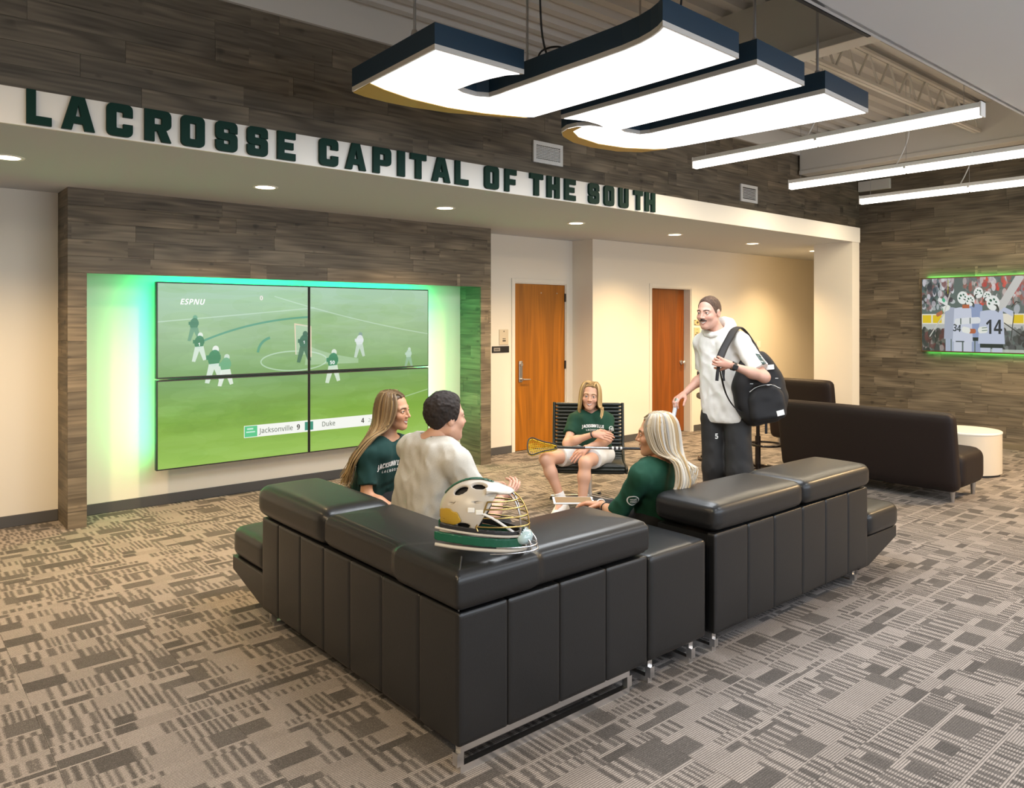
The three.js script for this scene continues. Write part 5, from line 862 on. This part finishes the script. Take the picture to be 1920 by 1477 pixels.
// --- blonde woman on the straight sofa, back to the camera
{
  const [P, j] = person('seated woman with very long pale blonde hair and a round badge on her green sleeve', 0.85, 4.3);
  const J = { shL: j(0.70, 0.80, 4.14), shR: j(0.935, 0.80, 4.40), elL: j(0.59, 0.55, 4.28), elR: j(0.93, 0.60, 4.62), wrL: j(0.525, 0.562, 4.48), wrR: j(0.80, 0.56, 4.68), neck: j(0.838, 0.845, 4.26), hipL: j(0.78, 0.53, 4.33), hipR: j(0.93, 0.53, 4.44), knL: j(0.52, 0.475, 4.68), knR: j(0.76, 0.475, 4.84), anL: j(0.48, 0.09, 4.78), anR: j(0.70, 0.09, 4.92), toeL: j(0.40, 0.05, 4.90), toeR: j(0.62, 0.05, 5.04) };
  const s = { j: J, build: 0.92, skin: TAN, lip: [0.44, 0.15, 0.12], brow: [0.12, 0.07, 0.03], head: j(0.803, 1.005, 4.25), face: V(-0.96, -0.02, -0.26), jaw: 0.94, neckW: 0.82 };
  s.hands = [handCaps(J.wrL, j(0.44, 0.565, 4.52).sub(J.wrL), V(0, -1, 0.1), 1, 0.5), handCaps(J.wrR, j(0.72, 0.54, 4.68).sub(J.wrR), V(0, -1, 0), -1, 0.4)];
  const b = buildBody(P, s), sf = shirtField(s, { loose: 0.011, sleeve: 0.92 }), sh = cloth(P, 'shirt', sf, fabric(0.004, 0.058, 0.030));
  printPatch(sh, sf.f, j(0.652, 0.668, 4.18), V(0.96, 0.1, -0.25).normalize(), V(-0.15, 0.96, 0.2).normalize(), 0.07, 0.07, PALE, roundAlpha, 10, 10);
  cloth(P, 'trousers', legsField(s, { to: 1.85, loose: 0.012 }), fabric(0.012, 0.012, 0.014)); shoe(P, J.anL, J.toeL, [0.7, 0.7, 0.68]); shoe(P, J.anR, J.toeR, [0.7, 0.7, 0.68]);
  const wd = J.wrL.clone().sub(J.elL).normalize(); for (const [t, m, r] of [[0.06, M.blackPlastic, 0.027], [-0.01, M.white, 0.027]]) { const c = J.wrL.clone().addScaledVector(wd, -t); mesh('bracelet', new THREE.TorusGeometry(r, 0.005, 8, 24).applyQuaternion(new THREE.Quaternion().setFromUnitVectors(V(0, 0, 1), wd)).translate(c.x, c.y, c.z), m, P); }
  const tones = [[[0.42, 0.34, 0.23], [0.66, 0.58, 0.46]], [[0.30, 0.23, 0.14], [0.60, 0.52, 0.40]], [[0.50, 0.42, 0.30], [0.76, 0.70, 0.60]], [[0.34, 0.22, 0.09], [0.50, 0.34, 0.15]], [[0.36, 0.33, 0.29], [0.70, 0.66, 0.60]]];
  longHair(P, b, 290, tones, 0.01, (phi, lay, ear) => {
    const w = Math.abs(phi) / 3.1, e = rr(-0.012, 0.012); if (phi < -0.2 && phi > -1.3) return null;
    const near = phi > 0, u = near ? w : 1 + (1 - w) * 0.6;                // 0 face side .. 1.6 far side
    const m1 = j(0.845 + 0.10 * u + e, 0.88, 4.11 + 0.07 * u - 0.03 * lay), m2 = j(0.845 + 0.125 * u + e, 0.755, 4.085 + 0.06 * u - 0.03 * lay);
    const end = u < 0.85 ? j(0.755 + 0.12 * u + e, 0.60 + 0.09 * rnd(), 4.06 + 0.04 * u) : j(0.915 + 0.12 * (u - 0.85) / 0.75 + e, 0.748 + 0.05 * rnd(), 4.09 + 0.04 * u);
    return u < 0.85 ? [ear.clone().lerp(m1, 0.3), m1, m2, end] : [ear.clone().lerp(m1, 0.4), m1.clone().lerp(end, 0.3), end.clone().add(V(0.01, 0.05, 0)), end];
  });
}
// --- standing man in the white hooded top
{
  const [P, j] = person('standing man with a moustache in a white hooded top and dark trousers', 1.65, 5.95);
  const J = { shL: j(1.735, 1.475, 5.79), shR: j(1.525, 1.465, 6.10), elL: j(1.855, 1.225, 5.60), elR: j(1.565, 1.205, 6.16), wrL: j(1.588, 1.318, 5.555), wrR: j(1.365, 1.055, 6.06), neck: j(1.608, 1.535, 5.97), hipL: j(1.735, 0.90, 5.88), hipR: j(1.60, 0.90, 6.02), knL: j(1.745, 0.49, 5.84), knR: j(1.60, 0.49, 5.99), anL: j(1.755, 0.09, 5.90), anR: j(1.605, 0.09, 6.04), toeL: j(1.66, 0.05, 5.78), toeR: j(1.50, 0.05, 5.93) };
  const s = { j: J, build: 0.99, skin: [0.60, 0.34, 0.255], lip: [0.46, 0.18, 0.15], brow: [0.06, 0.032, 0.018], head: j(1.532, 1.70, 5.93), face: V(-0.72, -0.04, 0.69), pitch: 0.05, jaw: 1.08, neckW: 1.04, headScale: 1.05 };
  s.hands = [handCaps(J.wrL, j(1.487, 1.347, 5.565).sub(J.wrL), V(0.15, 0.1, -1), 1, [1.05, 1.1, 1.15, 1.2], { thumb: [0.6, 0.5, 0.7] }), handCaps(J.wrR, j(1.285, 1.022, 6.0).sub(J.wrR), V(0.25, -1, -0.1), 1, [0.55, 0.6, 0.65, 0.7], { thumb: [0.7, 0.4, 0.4] })];
  const b = buildBody(P, s), sf = shirtField(s, { loose: 0.021, sleeve: 0.80, fold: 0.013, hemAt: -0.045, neck: 0.066 }), top = fabric(0.76, 0.745, 0.71), sh = cloth(P, 'hooded_top', sf, top);
  { // hood lying round the neck
    const n = J.neck, caps = [], f = s.face.clone().setY(0).normalize(), r = V(0, 1, 0).cross(f); for (let i = 0; i < 12; i++) { const a = i / 12 * Math.PI * 2, a2 = (i + 1) / 12 * Math.PI * 2, q = (t) => n.clone().addScaledVector(f, 0.092 * Math.cos(t) - 0.012).addScaledVector(r, 0.095 * Math.sin(t)).add(V(0, 0.038 - 0.045 * Math.cos(t), 0)), rad = (t) => 0.024 + 0.026 * (1 - Math.cos(t)) / 2; caps.push([q(a), q(a2), rad(a), rad(a2)]); }
    caps.push([n.clone().addScaledVector(f, -0.12).add(V(0, 0.05, 0)), n.clone().addScaledVector(f, -0.17).add(V(0, -0.05, 0)), 0.055, 0.04]);
    const hf = capsules(caps, 0.02); mesh('hood', boxUV(meshField((x, y, z) => hf(x, y, z) + 0.008 * grid3(x * 22, y * 14, z * 22), ...bounds(caps, 0.02), 0.008)), top, sh);
  }
  printPatch(sh, sf.f, j(1.815, 1.362, 5.64), V(0.80, -0.1, -0.58).normalize(), V(0.2, 0.95, 0.1).normalize(), 0.075, 0.085, lin(0.012, 0.05, 0.05), outlineFive, 10, 10);
  const lf = legsField(s, { to: 1.92, loose: 0.008, fold: 0.012, waist: 0.0, baggy: 0.028 }), tr_ = cloth(P, 'trousers', lf, fabric(0.017, 0.0165, 0.0175, 0.7)); printPatch(tr_, lf.f, j(1.585, 0.745, 5.9), V(0.98, 0, 0.18).normalize(), V(0, 1, 0), 0.05, 0.058, PALE, fiveAlpha, 8, 8);
  shoe(P, J.anL, J.toeL, [0.03, 0.03, 0.03], 'shoe', [0.6, 0.6, 0.6]); shoe(P, J.anR, J.toeR, [0.03, 0.03, 0.03], 'shoe', [0.6, 0.6, 0.6]);
  shortHair(P, b, [0.085, 0.048, 0.03], 0.003, 0.003, 0.104);
  { // moustache
    const f = (x, y, z) => { const q = b.toL(x, y, z), ax = Math.abs(q[0]); return (capD(ax, q[1], q[2], [0.002, -0.0425, 0.0975], [0.026, -0.0505, 0.082], 0.0072, 0.0048) + 0.003 * grid3(q[0] * 300, q[1] * 100, q[2] * 300)) * b.hs; }, c = V(0, -0.047, 0.09).multiplyScalar(b.hs).applyMatrix4(b.HM);
    mesh('moustache', meshField(f, [c.x - 0.05, c.y - 0.03, c.z - 0.05], [c.x + 0.05, c.y + 0.03, c.z + 0.05], 0.0028), std({ color: lin(0.035, 0.018, 0.012), roughness: 0.6 }), P);
  }
  const wd = J.wrL.clone().sub(J.elL).normalize(), wc = J.wrL.clone().addScaledVector(wd, -0.03), Q = new THREE.Quaternion().setFromUnitVectors(V(0, 1, 0), wd); const wt = mesh('watch', new THREE.CylinderGeometry(0.033, 0.033, 0.024, 24, 1, true).applyQuaternion(Q).translate(wc.x, wc.y, wc.z), std({ color: lin(0.01, 0.01, 0.01), roughness: 0.4, side: THREE.DoubleSide }), P);
  mesh('watch_case', cbox(-0.018, 0.018, -0.02, 0.02, 0.028, 0.04, 0.005).applyQuaternion(Q).translate(wc.x, wc.y, wc.z), M.blackPlastic, wt);
}
// ---------------------------------------------------------------- lacrosse helmet on the sofa back
{
  const H = thing('lacrosse_helmet', 'pale grey lacrosse helmet with gold face cage and green trim resting on the sofa back', 'helmet', [1.845, 0.762, -2.305], VIEW);   // face towards local +x
  const shellM = std({ color: lin(0.47, 0.43, 0.375), roughness: 0.35 }), green = std({ color: lin(0.004, 0.085, 0.045), roughness: 0.35 }), gold = std({ color: lin(0.62, 0.45, 0.17), roughness: 0.25, metalness: 1 }), silver = std({ color: lin(0.72, 0.72, 0.74), roughness: 0.2, metalness: 1 });
  const c = [-0.05, 0.150, 0], outer = (x, y, z) => ell(x, y, z, c, [0.142, 0.122, 0.105]), vent = (x, y, z, p, r) => ell(x, y, Math.abs(z), p, r);
  const open = (x, y) => Math.max(-(x + 0.055 - (y - 0.085) * 0.62) , y - 0.222);       // face opening: in front of a raked line
  const shell = (x, y, z) => {
    let d = outer(x, y, z); d = smin(d, capD(x, y, Math.abs(z), [0.035, 0.228, 0.0], [0.078, 0.226, 0.0], 0.022, 0.012) * 0.8 + 0.0, 0.03);
    { const bx = Math.abs(x - 0.045) - 0.055, by = Math.abs(y - 0.232 + 0.25 * (x - 0.045) + 1.1 * z * z) - 0.006, bz = Math.abs(z) - 0.075 + (x - 0.02) * 0.35; d = smin(d, Math.max(bx, by, bz), 0.018); }   // brim
    d = smax(d, -ell(x, y, z, c, [0.130, 0.110, 0.094]), 0.003);
    d = smax(d, -open(x, y), 0.006); d = smax(d, 0.072 + 0.10 * Math.max(0, -x - 0.12) - y, 0.006);
    d = smax(d, -vent(x, y, z, [-0.105, 0.236, 0.052], [0.030, 0.022, 0.018]), 0.004); d = smax(d, -vent(x, y, z, [-0.035, 0.257, 0.050], [0.030, 0.022, 0.016]), 0.004); d = smax(d, -vent(x, y, z, [0.02, 0.226, 0.082], [0.026, 0.007, 0.02]), 0.004); d = smax(d, -vent(x, y, z, [-0.10, 0.112, 0.105], [0.034, 0.014, 0.03]), 0.004);
    d = smax(d, -(capD(x, y, Math.abs(z), [-0.17, 0.19, 0.062], [0.0, 0.205, 0.102], 0.0035, 0.0035)), 0.003);
    return d;
  };
  mesh('shell', meshField(shell, [-0.21, 0.05, -0.12], [0.12, 0.29, 0.12], 0.0042), shellM, H);
  mesh('padding', meshField((x, y, z) => { let d = ell(x, y, z, c, [0.124, 0.104, 0.088]); d = smax(d, -ell(x, y, z, [0.0, 0.14, 0], [0.13, 0.10, 0.07]), 0.01); d = smax(d, -open(x - 0.012, y), 0.01); return smax(d, 0.06 - y, 0.01); }, [-0.2, 0.04, -0.11], [0.1, 0.28, 0.11], 0.007), M.blackPlastic, H);
  // jaw guard: a band round the lower face
  const arc = (y0, y1, back, front, w, n = 15, t0 = 1) => Array.from({ length: n }, (_, i) => { const a = (i / (n - 1) - 0.5) * Math.PI * t0; return V(back + (front - back) * Math.cos(a), y0 + (y1 - y0) * Math.cos(a), w * Math.sin(a)); });
  const band = (pts, h, t) => { const f = capsules(pts.slice(1).map((p, i) => [pts[i], p, t, t]), 0.0), [lo, hi] = bounds(pts.slice(1).map((p, i) => [pts[i], p, t, t]), h + 0.01); const l = (x, y, z) => { let d = 1e3; for (let i = 1; i < pts.length; i++) { const a = pts[i - 1], b = pts[i], dx = b.x - a.x, dz = b.z - a.z; let q = ((x - a.x) * dx + (z - a.z) * dz) / (dx * dx + dz * dz); q = Math.max(0, Math.min(1, q)); const ex = x - a.x - dx * q, ez = z - a.z - dz * q, ey = Math.abs(y - a.y - (b.y - a.y) * q) - h; d = Math.min(d, Math.max(Math.hypot(ex, ez) - t, ey)); } return d; }; return meshField(l, lo, hi, 0.0045); };
  mesh('jaw_guard', band(arc(0.062, 0.034, -0.085, 0.128, 0.100, 25, 1.36), 0.017, 0.006), green, H);
  mesh('cheek_band', band(arc(0.098, 0.064, -0.085, 0.122, 0.098, 25, 1.3), 0.013, 0.006), M.blackPlastic, H);
  mesh('jaw_rim', tube(arc(0.032, 0.007, -0.085, 0.142, 0.103, 21, 1.34), 0.007, 8, false, 60), shellM, H); mesh('jaw_trim', tube(arc(0.09, 0.058, -0.085, 0.130, 0.103, 21, 1.36), 0.005, 8, false, 60), shellM, H);
  mesh('chin_piece', meshField((x, y, z) => smax(ell(x, y, z, [0.125, 0.052, 0], [0.045, 0.034, 0.052]), -ell(x, y, z, [0.105, 0.058, 0], [0.045, 0.032, 0.046]), 0.004), [0.06, 0.0, -0.07], [0.19, 0.11, 0.07], 0.0045), phys({ color: lin(0.45, 0.6, 0.62), roughness: 0.12, clearcoat: 1 }), H);
  const wire = (pts, m, r = 0.0032, n = 'cage_bar') => mesh(n, tube(pts, r, 7, false, 28), m, H);
  for (const z of [0, 0.042, -0.042]) wire([[0.085 - Math.abs(z) * 0.4, 0.228, z], [0.118 - Math.abs(z) * 0.5, 0.20, z * 1.1], [0.145 - Math.abs(z) * 0.7, 0.15, z * 1.15], [0.155 - Math.abs(z) * 0.8, 0.085, z * 1.1], [0.15 - Math.abs(z) * 0.8, 0.06, z]], z ? silver : gold);
  for (const [y0, y1, fx] of [[0.205, 0.200, 0.118], [0.176, 0.172, 0.136], [0.144, 0.138, 0.150], [0.112, 0.100, 0.157]]) wire(arc(y0, y1, -0.005 - (0.2 - y0) * 0.5, fx, 0.099, 13, 1.0), gold);
  for (const s of [-1, 1]) wire([[-0.003, 0.205, s * 0.098], [-0.02, 0.16, s * 0.1], [-0.045, 0.112, s * 0.099], [-0.04, 0.095, s * 0.1]], gold);
  wire(arc(0.03, 0.022, 0.0, 0.185, 0.085, 13, 0.9), silver); wire(arc(0.006, 0.006, -0.01, 0.19, 0.09, 13, 0.95), silver); for (const z of [-0.04, 0, 0.04]) wire([[0.155 - Math.abs(z), 0.075, z], [0.18 - Math.abs(z) * 0.6, 0.04, z], [0.186 - Math.abs(z) * 0.6, 0.006, z]], silver);
  mesh('strap_clip', [cbox(-0.078, -0.052, 0.166, 0.184, 0.094, 0.106, 0.003), cbox(-0.048, -0.020, 0.158, 0.176, 0.096, 0.107, 0.003)], M.white, H);
  mesh('chin_strap', tube([[-0.03, 0.165, 0.1], [0.02, 0.14, 0.095], [0.07, 0.10, 0.07], [0.11, 0.062, 0.03]], 0.005, 7, false, 20), M.white, H);
  mesh('rear_emblem', meshField((x, y, z) => smax(Math.abs(ell(x, y, z, c, [0.146, 0.126, 0.109])) - 0.003, Math.hypot((x + 0.15) / 1.3, y - 0.142) - 0.034 + 0.012 * grid3(x * 60, y * 60, 1), 0.003), [-0.215, 0.09, -0.12], [-0.09, 0.2, 0.12], 0.004), std({ color: lin(0.40, 0.26, 0.03), roughness: 0.4 }), H);
  mesh('crown_stripe', meshField((x, y, z) => smax(Math.abs(ell(x, y, z, c, [0.1445, 0.1245, 0.107])) - 0.002, Math.max(Math.abs(z) - 0.016, 0.215 - y), 0.003), [-0.2, 0.19, -0.03], [0.05, 0.29, 0.03], 0.0042), green, H);
}
// ---------------------------------------------------------------- backpack on the standing man's shoulder
{
  const [lb, db] = [1.868, 5.775], B = thing('backpack', 'black backpack hanging from the shoulder of the standing man', 'backpack', [0.648 * db + 0.7617 * lb, 0.86, -(0.7617 * db - 0.648 * lb)], VIEW), K = fabric(0.012, 0.0115, 0.013, 0.7), lean = -0.16;
  const loc = (x, y, z) => { const cx = Math.cos(lean), sx = Math.sin(lean); return [x * cx - (y - 0.26) * sx, x * sx + (y - 0.26) * cx + 0.26, z]; };
  const rbx = (x, y, z, c, h, r) => { const a = Math.abs(x - c[0]) - h[0] + r, b = Math.abs(y - c[1]) - h[1] + r, d = Math.abs(z - c[2]) - h[2] + r; return Math.hypot(Math.max(a, 0), Math.max(b, 0), Math.max(d, 0)) + Math.min(Math.max(a, b, d), 0) - r; };
  const bag = (X, Y, Z) => { const [x, y, z] = loc(X, Y, Z), w = 1 - 0.5 * ss(0.28, 0.56, y) - 0.3 * ss(0.16, 0.0, y); return rbx(x / w, y, z / (0.75 + 0.25 * w), [0, 0.27, 0], [0.20, 0.275, 0.105], 0.085) * 0.7 + 0.010 * grid3(x * 16, y * 16, z * 16); };
  const body = mesh('main_body', boxUV(meshField(bag, [-0.28, -0.04, -0.17], [0.30, 0.60, 0.17], 0.011)), K, B);
  const pocket = (X, Y, Z) => { const [x, y, z] = loc(X, Y, Z); return rbx(x, y, z, [0.01, 0.17, 0.105], [0.135 - 0.04 * ss(0.2, 0.3, y), 0.135, 0.05], 0.045) + 0.008 * grid3(x * 18, y * 18, z * 18); };
  const pk = mesh('front_pocket', boxUV(meshField(pocket, [-0.2, -0.02, 0.03], [0.22, 0.36, 0.18], 0.009)), K, B);
  const z2 = (x, y, z) => { const c = Math.cos(-lean), s = Math.sin(-lean); return [x * c - (y - 0.26) * s, x * s + (y - 0.26) * c + 0.26, z]; };
  mesh('zipper', tube([[-0.11, 0.27, 0.135], [-0.05, 0.30, 0.142], [0.05, 0.30, 0.142], [0.12, 0.26, 0.137]].map((p) => z2(...p)), 0.0035, 6, false, 20), M.steel, pk);
  for (const [x, y] of [[-0.09, 0.33], [0.03, 0.30], [0.10, 0.34], [0.06, 0.15]]) mesh('zip_pull', cbox(-0.012, 0.012, -0.003, 0.003, 0, 0.006, 0.002).translate(...z2(x, y, 0.145)), M.steel, B);
  mesh('brand_patch', cbox(-0.028, 0.028, -0.02, 0.02, 0, 0.004, 0.002).rotateZ(0.25).translate(...z2(0.085, 0.085, 0.155)), M.white, B); mesh('brand_patch', cbox(-0.03, 0.03, -0.018, 0.018, 0, 0.004, 0.002).rotateZ(0.1).translate(...z2(0.075, 0.425, 0.115)), M.white, B);
  mesh('top_handle', tube([[-0.05, 0.50, -0.05], [-0.045, 0.585, -0.05], [0.0, 0.61, -0.05], [0.04, 0.58, -0.05], [0.045, 0.49, -0.05]].map((p) => z2(...p)), 0.009, 8, false, 24), K, B);
  mesh('tail_strap', box(-0.006, 0.012, -0.07, 0.05, 0.0, 0.006).translate(0.04, 0, 0.04), K, B);
  const jj = (l, y, d) => V(l - lb, y - 0.86, -(d - db)); const c0 = [0.009, 0.009, 0.010];
  const web = (pts, r, fl) => { const g = strand(pts, r, r, fl, c0, c0, 40); g.deleteAttribute('color'); return boxUV(g); };
  mesh('shoulder_strap', web([jj(1.93, 1.34, 5.88), jj(1.86, 1.49, 5.90), jj(1.765, 1.583, 5.86), jj(1.69, 1.575, 5.78), jj(1.63, 1.515, 5.705), jj(1.575, 1.44, 5.655), jj(1.53, 1.37, 5.60), jj(1.515, 1.335, 5.59)], 0.030, 0.25), K, B);
  mesh('strap_webbing', web([jj(1.515, 1.335, 5.59), jj(1.545, 1.22, 5.62), jj(1.60, 1.08, 5.67), jj(1.68, 0.98, 5.71), jj(1.75, 0.95, 5.72)], 0.013, 0.3), K, B);
  for (const dx of [0, 0.035]) mesh('loose_strap', web([jj(1.52 + dx, 1.33, 5.59), jj(1.505 + dx * 1.2, 1.26, 5.58), jj(1.50 + dx * 1.5, 1.20, 5.58)], 0.012, 0.3), K, B);
}
// ---------------------------------------------------------------- lacrosse sticks
function stickHead(S, at, dir, up, rimM, netM, scale = 1) {     // a pocketed head beginning at 'at' and pointing along dir
  const f = dir.clone().normalize(), u = up.clone().addScaledVector(f, -up.dot(f)).normalize(), r = f.clone().cross(u), q = (a, b, c) => at.clone().addScaledVector(f, a * scale).addScaledVector(r, b * scale).addScaledVector(u, c * scale);
  const prof = [[0, 0.012], [0.05, 0.03], [0.11, 0.042], [0.17, 0.062], [0.215, 0.078], [0.245, 0.066], [0.26, 0.0]];
  const loop = (dz, k) => [...prof.map(([a, b]) => q(a, b * k, dz)), ...prof.slice(0, -1).reverse().map(([a, b]) => q(a, -b * k, dz))];
  mesh('rim', tube(loop(0.016, 1), 0.0055, 8, true, 60), rimM, S); mesh('sidewall', tube(loop(-0.016, 0.94), 0.005, 8, true, 60), netM, S);
  const posts = []; for (const [a, b] of prof.slice(0, 6)) for (const s of [-1, 1]) posts.push(rod(q(a, b * s, 0.016), q(a, b * s * 0.94, -0.016), 0.0045, 0.0045, 6)); mesh('sidewall_post', posts, netM, S).userData.kind = 'stuff';
  const net = []; for (let i = 0; i < 13; i++) { const a = 0.03 + i * 0.017, w = prof.reduce((m, [x, b], k) => (k && prof[k - 1][0] <= a && x >= a ? prof[k - 1][1] + (b - prof[k - 1][1]) * (a - prof[k - 1][0]) / (x - prof[k - 1][0]) : m), 0.02) * 0.93; net.push(tube([q(a, -w, -0.016), q(a + 0.006, -w * 0.5, -0.042), q(a - 0.006, 0, -0.05), q(a + 0.006, w * 0.5, -0.042), q(a, w, -0.016)], 0.0028, 5, false, 12)); }
  for (const b of [-0.8, -0.5, -0.2, 0.2, 0.5, 0.8]) net.push(tube([q(0.02, b * 0.014, -0.012), q(0.09, b * 0.036, -0.04), q(0.16, b * 0.056, -0.05 + Math.abs(b) * 0.02), q(0.25, b * 0.03, -0.012)], 0.0026, 5, false, 16)); mesh('pocket', net, netM, S).userData.kind = 'stuff';
}
{
  const d0 = 6.41, jj = (l, y, d = d0) => V(0.648 * d + 0.7617 * l, y, -(0.7617 * d - 0.648 * l)), S = thing('lacrosse_stick', 'lacrosse stick with yellow mesh head and black shaft lying across the seated woman lap', 'lacrosse stick');
  const yel = std({ color: lin(0.62, 0.44, 0.02), roughness: 0.5 }), a = jj(0.375, 0.582, 6.37), b = jj(1.07, 0.572, 6.36);
  mesh('shaft', rod(a, b, 0.0115, 0.0115, 8), std({ color: lin(0.015, 0.015, 0.016), roughness: 0.3 }), S); for (const t of [0.66, 0.71, 0.76]) mesh('shaft_print', rod(a.clone().lerp(b, t), a.clone().lerp(b, t + 0.022), 0.0122, 0.0122, 8), M.white, S); mesh('grip_band', rod(a.clone().lerp(b, 0.34), a.clone().lerp(b, 0.62), 0.0121, 0.0121, 8), M.steel, S); mesh('butt_cap', rod(b, b.clone().lerp(a, -0.03), 0.0135, 0.012, 10), M.blackPlastic, S);
  stickHead(S, a, a.clone().sub(b), V(-0.5, 0.45, 0.6), M.blackPlastic, yel, 0.95); settle(S);
}
{
  const jj = (l, y, d) => V(0.648 * d + 0.7617 * l, y, -(0.7617 * d - 0.648 * l)), S = thing('lacrosse_stick', 'lacrosse stick with a white shaft held upright under the standing man hand', 'lacrosse stick'), a = jj(1.295, 1.01, 5.99), b = jj(1.13, 0.26, 5.96);
  mesh('shaft', rod(a, b, 0.017, 0.014, 8), std({ color: lin(0.74, 0.75, 0.78), roughness: 0.35 }), S); mesh('butt_cap', rod(a, a.clone().lerp(b, -0.025), 0.0185, 0.016, 10), M.steel, S);
  stickHead(S, b, b.clone().sub(a), V(-0.5, 0.1, 0.8), M.white, M.white, 0.93); settle(S);
}
// ---------------------------------------------------------------- tablet on the blonde woman's knee
{
  const d = 4.66, l = 0.375, T = thing('tablet', 'white-edged tablet on the knee of the blonde woman', 'tablet', [0.648 * d + 0.7617 * l, 0.538, -(0.7617 * d - 0.648 * l)], VIEW);
  mesh('case', cbox(-0.125, 0.125, 0, 0.009, -0.085, 0.085, 0.004), M.white, T); mesh('screen', box(-0.112, 0.112, 0.009, 0.0096, -0.074, 0.074), std({ color: lin(0.30, 0.20, 0.11), roughness: 0.25 }), T);
}
renderer.render(scene, camera);
